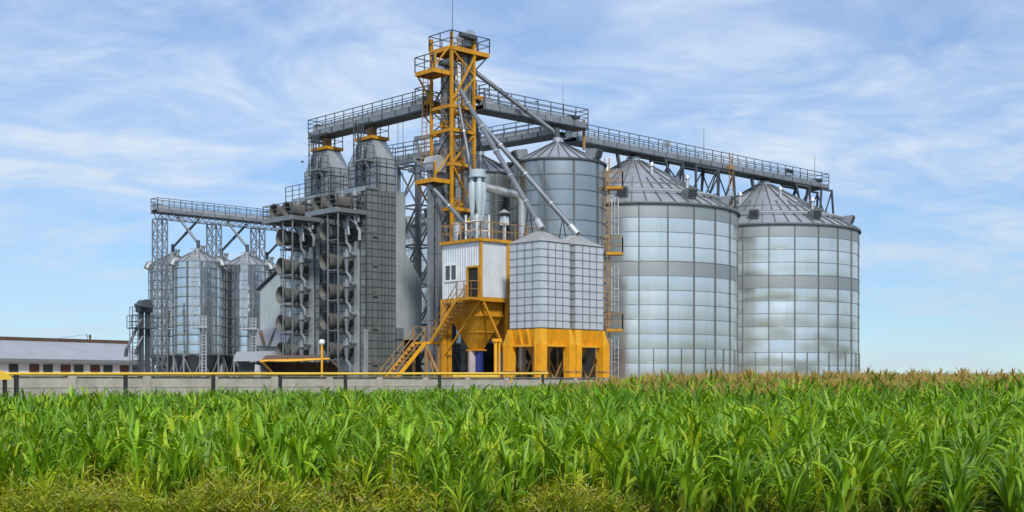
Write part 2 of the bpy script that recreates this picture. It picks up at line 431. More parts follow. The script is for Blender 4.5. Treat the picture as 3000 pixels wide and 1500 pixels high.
# ------------------------------------------------------------------ big flat-bottom silos
def big_silo(x, y, label, vz=0.10, r=8.6, eave=15.65, apex=20.6, nrow=14, dull=(4, 0), nseg=24, vents=9, group='big round grain silos'):
    t = thing('grain_silo', label, 'grain silo', (x, y), 0, group)
    ph = math.atan2(-y, -x)
    ring = 1.115
    seam0 = ph + R_(2.9)
    mat = galv_round('silo_sheets', (0.91, 0.87, 0.80), nseg, ring, eave - 20 * ring, seam0, 0.26, 0.95, 0.17, 0.055, 0.26, vz)
    dl = galv_round('dull_silo_sheets', (0.36, 0.385, 0.39), nseg, ring, eave - 20 * ring, seam0, 0.45, 0.6, 0.06, 0.03, 0.12)
    n = 144
    prof = [(r, 0.0)]; ms = []
    zs = [eave - k * ring for k in range(nrow)]
    zs = [z for z in zs if z > 0.2]
    for i in range(len(zs) - 1, -1, -1):
        prof.append((r, zs[i]))
    rows = len(prof) - 1
    for i in range(rows):
        row = rows - 1 - i
        ms.append(1 if row in dull else 0)
    w = MB().lathe(prof, n, ms=ms, ph=seam0)
    w.build('wall', [mat, dl], t)
    s = MB()
    for z in zs[1:]:
        s.lathe([(r + 0.004, z - 0.035), (r + 0.03, z - 0.022), (r + 0.03, z + 0.022), (r + 0.004, z + 0.035)], n, m=0)
    for k in range(nseg * 2):
        a = seam0 + 2 * math.pi * k / (nseg * 2)
        top = eave if k % 2 == 0 else zs[-3] if len(zs) > 3 else 2.4
        top = eave if k % 2 == 0 else eave - 10 * ring
        c, sn = math.cos(a), math.sin(a)
        wdt = 0.042 if k % 2 == 0 else 0.03
        p = Vector((c * (r + 0.03), sn * (r + 0.03), 0))
        s.bar(p, p + Vector((0, 0, top)), wdt * 2, 0.07, 1, ref=(c, sn, 0))
    s.build('stiffeners', ['seam_pale', 'seam'], t)
    # roof
    ro = MB().lathe([(r + 0.12, eave - 0.03), (r + 0.14, eave + 0.06), (0.55, apex - 0.25), (0.55, apex)], n, ph=seam0)
    ro.lathe([(0.6, apex), (0.001, apex + 0.12)], 24)
    roof = ro.build('roof', 'roof_steel', t)
    rb = MB()
    sl = (apex - 0.31 - eave) / (r - 0.41)
    def rz(q): return eave + 0.06 + (r + 0.14 - q) * (apex - 0.31 - eave) / (r + 0.14 - 0.55)
    for k in range(48):
        a = seam0 + 2 * math.pi * (k + 0.5) / 48
        c, sn = math.cos(a), math.sin(a)
        q0, q1 = r + 0.14, (0.8 if k % 2 == 0 else 4.3)
        rb.bar((c * q0, sn * q0, rz(q0) + 0.05), (c * q1, sn * q1, rz(q1) + 0.05), 0.06, 0.12, 0)
    for q in (5.3, 6.5):
        rb.lathe([(q + 0.06, rz(q + 0.06) + 0.0), (q + 0.05, rz(q) + 0.12), (q - 0.05, rz(q) + 0.12), (q - 0.06, rz(q - 0.06))], 72)
    rb.lathe([(r + 0.16, eave - 0.10), (r + 0.19, eave - 0.02), (r + 0.17, eave + 0.09), (r + 0.05, eave + 0.11)], n)
    rb.build('roof_ribs', 'seam', roof)
    g = MB()
    g.lathe([(7.35, rz(7.35) + 0.18), (7.42, rz(7.4) + 0.36), (7.28, rz(7.3) + 0.4), (7.2, rz(7.2) + 0.2)], 72)
    g.build('ring_pipe', 'steel_light', t)
    for k in range(vents):
        a = ph + R_(-6 + k * 360 / vents)
        c, sn = math.cos(a), math.sin(a)
        vm = MB()
        q = 7.75
        z = rz(q)
        e1, e2 = Vector((c, sn, 0)), Vector((-sn, c, 0))
        def V(u, v, h): return e1 * (q + u) + e2 * v + Vector((0, 0, z + h))
        hw = 0.42
        vm.hexa([V(-0.6, -hw, 0.2), V(0.30, -hw, -0.1), V(0.30, hw, -0.1), V(-0.6, hw, 0.2)],
                [V(-0.6, -hw, 0.62), V(0.55, -hw, 0.70), V(0.55, hw, 0.70), V(-0.6, hw, 0.62)], 0)
        vm.hexa([V(0.33, -hw * .85, 0.02), V(0.42, -hw * .85, 0.02), V(0.42, hw * .85, 0.02), V(0.33, hw * .85, 0.02)],
                [V(0.50, -hw * .85, 0.55), V(0.62, -hw * .85, 0.58), V(0.62, hw * .85, 0.58), V(0.50, hw * .85, 0.55)], 1)
        vm.build('roof_vent', ['steel', 'steel_dark'], t)
    for a_, q in ((R_(24), 3.6), (R_(50), 5.6), (R_(-28), 4.5)):
        a = ph + a_
        p = Vector((math.cos(a) * q, math.sin(a) * q, rz(q)))
        MB().tube(p - Vector((0, 0, .1)), p + Vector((0, 0, 0.75)), 0.14, n=12).tube(p + Vector((0, 0, 0.7)), p + Vector((0, 0, 0.98)), 0.26, 0.18, 12).build('roof_cowl', 'steel_light', t)
    # roof ladder steps
    st = MB()
    a = ph + R_(-18)
    e1, e2 = Vector((math.cos(a), math.sin(a), 0)), Vector((-math.sin(a), math.cos(a), 0))
    for k in range(15):
        q = 1.0 + k * 0.36
        p = e1 * q + Vector((0, 0, rz(q) + 0.18))
        st.bar(p - e2 * 0.35, p + e2 * 0.35, 0.06, 0.05)
    st.build('roof_steps', 'steel', t)
    MB().lathe([(r + 0.5, 0.01), (r + 0.5, 0.35), (r - 0.1, 0.36)], 96).build('base_ring', 'concrete', t)
    return t
S1 = (10.1, 105.0); S2 = (23.5, 117.7)
big_silo(*S1, 'big round silo behind the yellow-legged bins, nearer one under the long right walkway')
big_silo(*S2, 'big round silo at the far right end of the complex, rippled reflections on its wall', 0.42)
big_silo(-1.9, 121.0, 'big silo mostly hidden behind the yellow elevator tower and the steel trestle', eave=16.4, apex=21.3)

# ------------------------------------------------------------------ two tall narrow silos
def tall_silo(x, y, label, stairs=False):
    r, eave, apex, ring, nseg = 3.5, 17.8, 19.75, 1.08, 10
    t = thing('tall_silo', label, 'grain silo', (x, y), 0, 'tall narrow silos behind the bins')
    ph = math.atan2(-y, -x)
    seam0 = ph + R_(20)
    mat = galv_round('tall_silo_sheets', (0.42, 0.44, 0.435), nseg, ring, eave - 20 * ring, seam0, 0.27, 0.92, 0.10, 0.04, 0.22)
    n = 80
    zs = [eave - k * ring for k in range(17)]
    zs = [z for z in zs if z > 4.6]
    zlow = zs[-1]
    MB().lathe([(r, z) for z in zs[::-1]], n, ph=seam0).build('wall', mat, t)
    MB().lathe([(r - .01, zlow), (.35, 1.6), (.35, 1.2)], 48).build('hopper', 'steel_dark', t)  # dark hopper base and legs, added so the gap behind the bins looks dark
    for k in range(10):
        a = seam0 + 2 * math.pi * k / 10
        MB().bar((math.cos(a) * r * .98, math.sin(a) * r * .98, 0), (math.cos(a) * r * .98, math.sin(a) * r * .98, zlow), .2, .2).build('leg', 'rust', t)
    MB().lathe([(r * .72, 0.02), (r * .72, zlow - 1.6)], 40).build('shade_drum', 'black', t)  # black drum added to stand for shade between the legs
    s = MB()
    for z in zs[1:]:
        s.lathe([(r + 0.003, z - 0.05), (r + 0.05, z - 0.04), (r + 0.05, z + 0.04), (r + 0.003, z + 0.05)], n)
    for k in range(nseg):
        a = seam0 + 2 * math.pi * k / nseg
        c, sn = math.cos(a), math.sin(a)
        p = Vector((c * (r + 0.035), sn * (r + 0.035), zlow))
        s.bar(p, p + Vector((0, 0, eave - zlow)), 0.12, 0.09, 0, ref=(c, sn, 0))
    s.build('stiffeners', 'seam', t)
    def rz(q): return eave + 0.05 + (r + 0.1 - q) * (apex - 0.25 - eave) / (r + 0.1 - 0.35)
    roof = MB().lathe([(r + 0.08, eave - 0.03), (r + 0.10, eave + 0.05), (0.35, apex - 0.2), (0.35, apex + 0.15), (0.001, apex + 0.2)], n, ph=seam0).build('roof', 'roof_steel', t)
    rb = MB()
    for k in range(28):
        a = 2 * math.pi * k / 28
        c, sn = math.cos(a), math.sin(a)
        rb.bar((c * (r + .1), sn * (r + .1), rz(r + .1) + 0.02), (c * 0.4, sn * 0.4, rz(0.4) + 0.02), 0.055, 0.08)
    rb.lathe([(r + 0.12, eave - 0.08), (r + 0.15, eave), (r + 0.13, eave + 0.08), (r, eave + 0.12)], n)
    rb.build('roof_ribs', 'steel_dark', roof)
    for da in (58, -62, 150):
        a = ph + R_(da)
        e1, e2 = Vector((math.cos(a), math.sin(a), 0)), Vector((-math.sin(a), math.cos(a), 0))
        q = r - 0.35; z = rz(q)
        def V(u, v, h): return e1 * (q + u) + e2 * v + Vector((0, 0, z + h))
        vm = MB().hexa([V(-0.6, -.4, .15), V(.25, -.4, -.05), V(.25, .4, -.05), V(-.6, .4, .15)], [V(-.45, -.4, .75), V(.45, -.4, .62), V(.45, .4, .62), V(-.45, .4, .75)], 0)
        vm.hexa([V(.29, -.33, .02), V(.38, -.33, .02), V(.38, .33, .02), V(.29, .33, .02)], [V(.42, -.33, .52), V(.55, -.33, .52), V(.55, .33, .52), V(.42, .33, .52)], 1)
        vm.build('roof_vent', ['steel', 'steel_dark'], t)
    if stairs:
        # yellow ladder run on the right flank with three small landings
        a = ph + R_(84)
        e1, e2 = Vector((math.cos(a), math.sin(a), 0)), Vector((-math.sin(a), math.cos(a), 0))
        up = Vector((0, 0, 1))
        lad = MB()
        lad.ladder(e1 * (r + .16) - e2 * 0.1, e1 * (r + .16) - e2 * 0.1 + up * (eave + 0.5), e1, 0.32, 0.4, 0.04)
        l_ob = lad.build('ladder', 'rust', t)
        for zz, dark in ((16.0, 0), (11.2, 0), (5.6, 0)):
            pm = MB()
            A, B, C, D = [e1 * (r + 0.15 + u) + e2 * v for u, v in ((0, -0.55), (1.15, -0.55), (1.15, 0.35), (0, 0.35))]
            pm.hexa([A + up * zz, B + up * zz, C + up * zz, D + up * zz], [A + up * (zz + .2), B + up * (zz + .2), C + up * (zz + .2), D + up * (zz + .2)])
            pl = pm.build('landing', 'yellow', t)
            MB().rails([A + up * (zz + .2), B + up * (zz + .2), C + up * (zz + .2), D + up * (zz + .2)], 1.1, 0.8, 0.045).build('handrail', 'rust', pl)
        for z0, z1 in ((12.7, 15.4), (7.1, 10.4), (2.2, 5.2)):
            o = e1 * (r + 0.75)
            cg = MB()
            cg.ladder(o + up * z0, o + up * z1, e1, 0.45, 0.5, 0.025)
            cg.cage(o + up * z0, o + up * z1, e1, -e2 * 1.0, 0.3, 0.85, 0.035)
            cg.build('ladder_cage', 'steel_light', t)
    return t
T0 = (3.35, 93.0); TM = (-2.51, 98.6)
tall_silo(*T0, 'tall narrow silo right behind the two white bins, yellow ladder landings on its flank', True)
tall_silo(*TM, 'tall narrow silo partly hidden behind the tower and the blue-grey cyclones')

# ------------------------------------------------------------------ conveyor galleries
def gallery(name, label, cat, a, b, zb, width=1.5, trough=True, rail_h=1.02, deck=0.36, first=0.0, tr0=0.0, tr1=1.0):
    """a, b world xy; the walkway bridge runs straight from a to b with its underside at zb"""
    a, b = Vector((*a, 0)), Vector((*b, 0))
    L = (b - a).length
    t = thing(name, label, cat, (a.x, a.y, 0), math.atan2(b.y - a.y, b.x - a.x))
    h = width / 2
    d = MB()
    d.box(0, L, -h, -h + 0.10, zb, zb + deck); d.box(0, L, h - 0.10, h, zb, zb + deck)
    d.box(0.002, L - 0.002, -h + 0.10, h - 0.10, zb + deck - 0.12, zb + deck - 0.06)
    d.build('deck_beam', 'steel', t)
    u = MB()
    u.box(-0.02, L + 0.02, -h - 0.06, h + 0.06, zb - 0.09, zb - 0.005)
    n = int(L / 1.5)
    for k in range(n + 1):
        x = min(L - 0.1, max(0.1, L * k / n))
        u.box(x - 0.022, x + 0.022, -h - 0.035, -h - 0.003, zb - 0.002, zb + deck + 0.02)
        u.box(x - 0.04, x + 0.04, h + 0.003, h + 0.045, zb - 0.002, zb + deck + 0.02)
    u.build('flange', 'steel_dark', t)
    r = MB()
    z = zb + deck
    for s in (-h, h):
        r.rails([(0, s, z), (L, s, z)], rail_h, 1.25, 0.055, (0.35, 0.68))
    r.rails([(0, -h, z), (0, h, z)], rail_h, 1.2, 0.055, (0.35, 0.68)); r.rails([(L, -h, z), (L, h, z)], rail_h, 1.2, 0.055, (0.35, 0.68))
    r.build('handrail', 'rail', t)
    if trough:
        c = MB()
        x0, x1 = L * tr0 + 0.4, L * tr1 - 0.4
        c.box(x0, x1, -0.05, 0.52, z + 0.08, z + 0.38)
        k = x0 + 1.2
        while k < x1 - 0.5:
            c.box(k - 0.04, k + 0.04, -0.10, 0.57, z + 0.04, z + 0.42)
            k += 2.4
        c.box(x0 - 0.3, x0 + 0.5, -0.1, 0.57, z + 0.03, z + 0.6)
        c.build('conveyor_trough', 'steel_light', t)
        mt = MB().tube((x1 - 0.5, -0.15, z + 0.35), (x1 - 0.5, -0.6, z + 0.3), 0.15, n=12)
        mt.box(x1 - 0.8, x1 - 0.2, -0.12, 0.55, z + 0.42, z + 0.56)
        mt.build('drive_motor', 'steel_dark', t)
    return t, L

def world_pt(a, t_r=0, t_l=0): 
    q = Vector((a[0], a[1], 0)) + uR * t_r + uL * t_l
    return (q.x, q.y)

# B: long gallery over the two big silos
gB, LB = gallery('conveyor_gallery', 'long grey walkway conveyor running over the roofs of the two big right silos', 'conveyor gallery', world_pt(S1, -7.6), world_pt(S1, 28.2), 20.95, 1.6)
def trestle_part(par, xs, zt, legs):
    pass
def support(par, x, zb, zt0, w0, w1, lean):
    """gallery support standing on a silo roof: local frame of the gallery"""
    m = MB()
    for s in (-0.8, 0.8):
        m.bar((x, s, zb), (x - lean, s * w0, zt0), 0.16, 0.16)
        m.bar((x + w1, s, zb), (x + w1 + lean * 0.2, s * w0, zt0), 0.16, 0.16)
        m.bar((x - lean, s * w0, zt0 + 0.1), (x + w1, s, zb - 0.1), 0.09, 0.09)
        m.bar((x, s, zb - 0.12), (x + w1, s, zb - 0.12), 0.16, 0.16)
    m.bar((x - lean * .5, -0.8 * (1 + w0) / 2, (zb + zt0) / 2), (x - lean * .5, 0.8 * (1 + w0) / 2, (zb + zt0) / 2), 0.1)
    m.bar((x + w1, -0.8, zb - 0.3), (x + w1, 0.8 * w0, zt0), 0.09, 0.09); m.bar((x + w1, 0.8, zb - 0.3), (x + w1, -0.8 * w0, zt0), 0.09, 0.09)
    return m.build('support_frame', 'steel_dark', par)
c1 = 7.6; c2 = 7.6 + 18.5
for x, zt, w1, lean in ((c1 + 3.1, 18.2, 2.4, -0.9), (c1 + 7.3, 16.2, 3.0, 0.3), (c2 - 8.0, 16.2, 2.2, 0.5), (c2 + 4.0, 17.6, 2.3, -0.9), (c2 + 8.4, 15.9, 1.8, 0.9)):
    support(gB, x, 20.85, zt, 1.35, w1, lean)
for x in (c1 - 0.0, c2 - 0.0):
    MB().tube((x, 0, 20.9), (x, 0, 20.4), 0.22, n=14).tube((x, 0, 20.62), (x, 0, 20.5), 0.32, n=14).build('drop_spout', 'steel_dark', gB)
for x, ex, ez in ((c1 - 2.4, c1 - 1.9, 19.2), (c2 - 2.4, c2 - 1.9, 19.3)):
    MB().path([(x, -0.3, 20.9), (x + 0.1, -0.35, 20.2), (ex, -0.3, ez)], 0.16, 12).build('drop_spout', 'steel_dark', gB)
yl = MB().box(19.4, 20.0, -1.1, -0.83, 20.9, 21.3).ladder((19.7, -0.98, 15.5), (19.7, -0.98, 22.4), (1, 0, 0), 0.5, 0.35)
yl.build('access_ladder', 'rust', gB)
MB().box(11.9, 12.4, -0.1, 0.4, 22.1, 22.55).build('motor_box', 'steel_light', gB)
MB().tube((29.5, -0.3, 22.0), (30.2, -0.3, 22.0), 0.2, n=12).box(29.3, 29.5, -.5, -.1, 21.8, 22.2).build('drive_motor', 'steel_dark', gB)

# A: short gallery from tower to the start of B
A0 = P(1400, 330, 91.2); A1 = (5.43, 98.3)
gA, LA = gallery('conveyor_gallery', 'short upper walkway conveyor from the yellow tower to the peak above the silos', 'conveyor gallery', A0[:2], A1, 21.6, 1.4, deck=0.42, tr0=0.05, tr1=1.0)
MB().tube((LA - 0.6, -0.1, 22.0), (LA - 0.6, -0.1, 21.45), 0.25, n=12).path([(LA + .05, -0.2, 22.3), (LA + .05, -0.2, 20.0)], 0.12, 10).build('transfer_spout', 'rust', gA)
# C: gallery going away to the left from the start of B
C0 = P(1640, 393, 97.0); C1 = P(1140, 470, 109.6)
gC, LC = gallery('conveyor_gallery', 'lower walkway conveyor passing behind the yellow tower towards the dryers', 'conveyor gallery', C0[:2], C1[:2], 20.9, 1.5, tr0=0.0, tr1=0.72)
mm = MB().box(LC * 0.66, LC * 0.82, -0.1, 0.35, 22.45, 22.75); mm.bar((LC * 0.82, 0.2, 22.5), (LC * 0.80, 0.0, 21.4), 0.3); mm.bar((LC * .66, .2, 22.4), (LC * .66, .2, 21.4), .2)
mm.build('return_conveyor', 'steel', gC)
# D: gallery from tower to dryers
D0 = P(1262, 330, 92.4)[:2]; D1 = P(924, 410, 103.2)[:2]
gD, LD = gallery('conveyor_gallery', 'upper left walkway conveyor from the yellow tower to the grain dryers', 'conveyor gallery', D0, D1, 21.8, 1.4, deck=0.42)
pm = MB()
for x in (LD - 0.2, LD - 6.2):
    for s in (-0.95,):
        pm.bar((x, s, 15.2), (x, s, 21.7), 0.32, 0.32)
        pm.bar((x, s, 21.5), (x, 0.6, 21.5), 0.2, 0.2)
        pm.bar((x, s, 0), (x, s, 15.2), 0.32, 0.32)
pm.build('support_post', 'steel', gD)
wr = MB()
for x in (2.9, 3.5): wr.tube((x, 0.3, 21.7), (x, 0.3, 16), 0.02, n=6)
wr.build('guy_wire', 'steel_dark', gD)

# steel trestle below gallery C
def trestle():
    t = thing('steel_trestle', 'grey cross-braced steel trestle standing between the dryers and the tower', 'trestle', P(1222, 1100, 101.5)[:2])
    m = MB()
    W_ = 2.4
    for x, y in ((0, 0), (0, W_), (2.2, 0), (2.2, W_)): m.bar((x, y, 0), (x, y, 19.6), 0.26, 0.26)
    m.build('post', 'steel', t)
    b = MB()
    zz = [0.2, 3.4, 6.6, 9.8, 13.0, 16.2, 19.4]
    for z0, z1 in zip(zz[:-1], zz[1:]):
        for x in (0, 2.2):
            b.bar((x, 0, z1), (x, W_, z1), 0.14, 0.14)
            b.bar((x, 0, z0), (x, W_, z1), 0.11, 0.11); b.bar((x, W_, z0), (x, 0, z1), 0.11, 0.11)
        for y in (0, W_):
            b.bar((0, y, z1), (2.2, y, z1), 0.12, 0.12); b.bar((0, y, z0), (2.2, y, z1), 0.1, 0.1)
    b.build('bracing', 'steel', t)
    h = MB(); h.bar((-0.4, -0.2, 19.75), (-0.4, W_ + 1.8, 19.75), 0.3, 0.35); h.bar((2.6, -0.2, 19.75), (2.6, W_ + 1.8, 19.75), 0.3, 0.35)
    for y in (0, 1.6, 3.4): h.bar((-0.6, y, 20.0), (2.8, y, 20.0), 0.2, 0.18)
    h.build('head_beam', 'steel', t)
trestle()

# ------------------------------------------------------------------ yellow elevator tower
TF = (-4.31, 90.0)
def tower():
    t = thing('elevator_tower', 'tall rusty yellow steel frame tower with platforms around the bucket elevators', 'elevator tower', TF)
    W, V = 2.14, 2.24            # along R (x) and L (y)
    for x, y, top in ((0, 0, 26.9), (0, V, 26.8), (W, 0, 26.8), (W, V, 25.8)):
        p = MB()
        p.bar((x, y, 12.0), (x, y, top), 0.19, 0.19)
        p.build('post', 'yellow', t)
        MB().bar((x, y, 0), (x, y, 12.0), 0.26, 0.26).build('lower_post', 'steel_dark', t)
    lv = [11.9, 14.3, 17.5, 19.95, 21.65, 24.0, 25.75]
    for z in lv[1:]:
        f = MB()
        if z == 24.0: continue
        f.box(-0.02, W + 0.02, -0.15, -0.10, z - 0.12, z + 0.12)
        f.box(-0.152, -0.102, -0.02, V + 0.02, z - 0.122, z + 0.122)
        f.box(0.13, W - 0.13, V - 0.06, V + 0.06, z - 0.15, z + 0.15)
        f.box(W - 0.06, W + 0.06, 0.13, V - 0.13, z - 0.15, z + 0.15)
        if z < 25: f.box(0.1, W - 0.1, 0.1, V * 0.4, z + 0.02, z + 0.07)
        f.build('floor_frame', 'yellow', t)
    b = MB()
    seq = [(0, 'x'), (1, 'y')]
    for i in range(len(lv) - 1):
        z0, z1 = lv[i] + 0.1, lv[i + 1] - 0.1
        if i % 2 == 0:
            b.bar((0.05, -0.06, z0), (W - 0.05, -0.06, z1), 0.09, 0.09)
            b.bar((-0.06, V - 0.05, z0), (-0.06, 0.05, z1), 0.09, 0.09, 1)
        else:
            b.bar((W - 0.05, -0.06, z0), (0.05, -0.06, z1), 0.09, 0.09)
            b.bar((-0.06, 0.05, z0), (-0.06, V - 0.05, z1), 0.09, 0.09, 1)
        b.bar((W, 0.05, z0), (W, V - 0.05, z1), 0.08, 0.08, 1); b.bar((0.05, V, z0), (W - 0.05, V, z1), 0.08, 0.08, 1)
    b.bar((0.05, -0.10, 22.1), (W - 0.05, -0.10, 25.4), 0.12, 0.12)
    b.build('bracing', ['yellow', 'steel_dark'], t)
    def platform(x0, x1, y0, y1, z, sides, steel='rail'):
        m = MB()
        hh = 0.30
        m.box(x0, x1, y0, y0 + 0.08, z - hh, z); m.box(x0, x1, y1 - 0.08, y1, z - hh, z)
        m.box(x0, x0 + 0.08, y0 + 0.08, y1 - 0.08, z - hh, z); m.box(x1 - 0.08, x1, y0 + 0.08, y1 - 0.08, z - hh, z)
        m.box(x0 + 0.08, x1 - 0.08, y0 + 0.08, y1 - 0.08, z - 0.07, z - 0.03, 1)
        m.bar(((x0 + x1) / 2, y0 + .1, z - .2), ((x0 + x1) / 2, y1 - .1, z - .2), 0.08, 0.18, 1)
        pl = m.build('platform', ['yellow', 'rust'], t)
        r = MB()
        C = {'a': ((x0, y0), (x1, y0)), 'b': ((x0, y0), (x0, y1)), 'c': ((x0, y1), (x1, y1)), 'd': ((x1, y0), (x1, y1))}
        for s in sides:
            p, q = C[s]; r.rails([(*p, z), (*q, z)], 1.05, 1.1, 0.06, (0.5,))
        r.build('handrail', steel, pl)
        return pl
    platform(0 - 0.14, 3.54, -0.14, V + 0.1, 25.95, 'abcd')
    platform(-1.65, -0.14, 0.0, 2.1, 24.1, 'bc')
    platform(-0.1, 1.2, V + 0.14, 4.0, 22.45, 'bc')
    platform(W + 0.14, 3.55, -0.1, 1.0, 22.75, 'acd')
    platform(-1.7, -0.14, 0.0, 2.05, 16.35, 'bc')
    for (x, y, z) in ((-1.5, 0.05, 24.1), (-1.5, 0.05, 16.35)):
        k = MB(); k.bar((x, y, z), (x, y, z + 1.15), 0.13, 0.13); k.bar((x, y, z + 0.2), (-0.1, 0.0, z + 1.9), 0.09, 0.09)
        k.bar((x, y + 1.9, z - .3), (-0.1, 1.9, z - 2.2), 0.1, 0.1)
        k.build('bracket', 'yellow', t)
    k = MB(); k.bar((3.5, 0.9, 22.5), (W, 0.9, 20.8), 0.09, .09); k.bar((3.45, 0, 25.7), (W, 0, 24.4), .09, .09); k.bar((0, 3.95, 22.2), (0, V, 20.6), .09, .09); k.build('bracket', 'steel_dark', t)
    ld = MB()
    for z0, z1, x in ((12, 14.3, .75), (14.3, 17.5, 1.1), (17.5, 19.95, .75), (19.95, 21.65, 1.1), (21.65, 25.9, 1.0)):
        ld.ladder((x, 0.25, z0), (x, 0.25, z1 + 0.9), (1, 0, 0), 0.5, 0.32, 0.03)
    ld.ladder((-0.5, V + 0.3, 17.5), (-0.3, V + 0.3, 24), (1, 0, 0), .45, .32, .025)
    ld.build('ladder', 'rust', t)
    for z in lv[1:-2]:
        r = MB()
        r.rails([(0, 0.1, z + .15), (0, V + .02, z + .15), (W + .02, V + .02, z + .15), (W + .02, 0.1, z + .15)], 1.0, 1.2, 0.04)
        r.build('floor_rail', 'rust', t)
    for x, y, z, w in ((0.9, 0.3, 17.7, .5), (0.8, 0.3, 14.5, .55), (-0.02, 0.9, 19.95 + .3, .4)):
        MB().box(x, x + w * 1.2, y, y + .4, z, z + .5).build('junction_box', 'yellow', t)
    MB().tube((0.3, 0.25, 25.9), (0.3, 0.25, 29.3), 0.035, 0.02, 6).build('lightning_rod', 'steel_dark', t)
    lo = MB()
    for z0, z1 in ((0.3, 4.2), (4.2, 8.1), (8.1, 11.8)):
        for y in (0, V):
            lo.bar((0, y, z0), (W, y, z1), .12); lo.bar((0, y, z1), (W, y, z1), .14)
        for x in (0, W):
            lo.bar((x, 0, z0), (x, V, z1), .12); lo.bar((x, 0, z1), (x, V, z1), .14)
    lo.build('lower_bracing', 'steel_dark', t)
tower()

def elevator(label, base, ztop, legw=0.34, gap=0.55, motor=True, hw=0.42, rot=SITE, mat='steel', head='steel'):
    t = thing('bucket_elevator', label, 'bucket elevator', base, rot)
    zt = ztop - 1.15
    for s in (-1, 1):
        m = MB()
        cx = s * gap / 2
        m.box(cx - legw / 2, cx + legw / 2, -legw / 2, legw / 2, 0.5, zt)
        z = 1.5
        while z < zt:
            m.box(cx - legw / 2 - .025, cx + legw / 2 + .025, -legw / 2 - .025, legw / 2 + .025, z, z + .06)
            z += 2.4
        m.build('leg', mat, t)
    w = gap / 2 + legw / 2 + 0.10
    h = MB()
    poly = [(-w, zt), (w, zt), (w + .05, zt + .55), (w * .72, zt + 1.0), (w * .3, ztop), (-w * .3, ztop), (-w * .72, zt + 1.0), (-w - .05, zt + .55)]
    h.prism(poly, -hw, hw, lambda u, v, q: (u, q, v))
    for q in (-hw - .03, hw - .02):
        h.prism([(u * 1.04, zt + (v - zt) * 1.03) for u, v in poly], q, q + .05, lambda u, v, q: (u, q, v))
    h.build('head', head, t)
    if motor:
        mm = MB().tube((-w * .3, -hw, zt + .55), (-w * .3, -hw - .3, zt + .55), 0.12, n=10)
        mm.tube((-w - .1, -hw - .3, zt + .55), (-w - .75, -hw - .3, zt + .55), 0.2, n=12).box(-w - .1, w * .4, -hw - .5, -hw - .12, zt + .42, zt + .7)
        mm.build('motor', 'steel_dark', t)
    MB().box(-w, w, -hw * .8, hw * .8, 0.0, 0.9).build('boot', mat, t)
    return t
elevator('grey twin-leg bucket elevator in the tower, head at the lower side platform', off(TF, .55, 1.15), 25.25, head='roof_steel')
elevator('tallest twin-leg bucket elevator, its round grey head topping the yellow tower', off(TF, 1.95, 0.55), 27.4, head='roof_steel')
elevator('short twin-leg bucket elevator with pale hood in front of the yellow tower', off(TF, -0.85, 0.88), 18.05, legw=.34, gap=.75, motor=False, head='steel_light')

# ------------------------------------------------------------------ spouts
def spout(label, pts, r=0.17, mat='spout', collar=True, extra=None):
    t = thing('grain_spout', label, 'grain spout', (pts[-1][0], pts[-1][1], pts[-1][2]), 0)
    L = [loc_of(t, p) for p in pts]
    MB().path(L, r, 14).build('pipe', mat, t)
    c = MB()
    for a, b in zip(L[:-1], L[1:]):
        ln = (b - a).length
        n = int(ln / 3.0)
        for k in range(1, n + 1):
            p = a.lerp(b, k / (n + 1)); d = (b - a).normalized()
            MB().tube(p - d * .06, p + d * .06, r * 1.22, n=14).build('collar', 'steel_light' if collar else 'steel_dark', t)
    d = (L[-1] - L[-2]).normalized()
    c.tube(L[-1] - d * .8, L[-1], r * 1.35, n=14)
    c.build('collar', 'steel_light' if collar else 'steel_dark', t)
    if extra: extra(t, L)
    return t
s1a = P(1334, 240, 91.0); s1b = P(1588, 671, 81.9)
def stays(t, L):
    m = MB(); p = L[0].lerp(L[-1], 0.86)
    for dx in (-.35, .35): m.bar(p, p + Vector((dx, .5, -2.2)), 0.05)
    m.build('stay', 'steel_dark', t)
spout('long sloping grey spout from the tower ending over the front white bin', [s1a, s1b], 0.175, extra=stays)
br = Vector(s1a).lerp(Vector(s1b), 0.264)
spout('long sloping grey spout branching off to end over the second white bin', [br, P(1692, 686, 84.1)], 0.17, extra=stays)
spout('dark sloping spout from the tower top to the peak of the tall silo', [P(1388, 208, 92.0), P(1618, 382, 93.0), P(1632, 398, 93.0), P(1633, 408, 93.0)], 0.17, 'spout_dark', False)
spout('short steep dark spout dropping to the half-hidden tall silo', [P(1392, 355, 93.0), P(1405, 428, 98.4), P(1406, 447, 98.6)], 0.17, 'spout_dark', False)
spout('near-vertical pale spout down the front of the yellow tower', [P(1338, 285, 90.6), P(1345, 310, 90.2), P(1373, 462, 89.0), P(1380, 512, 88.6), P(1384, 610, 88.2), P(1384, 690, 87.4)], 0.12, 'spout_dark')
spout('sloping spout from the short pale-hooded elevator down to the control cabin roof', [P(1258, 520, 89.9), P(1265, 548, 89.6), P(1368, 662, 88.2), P(1385, 700, 87.2)], 0.15)

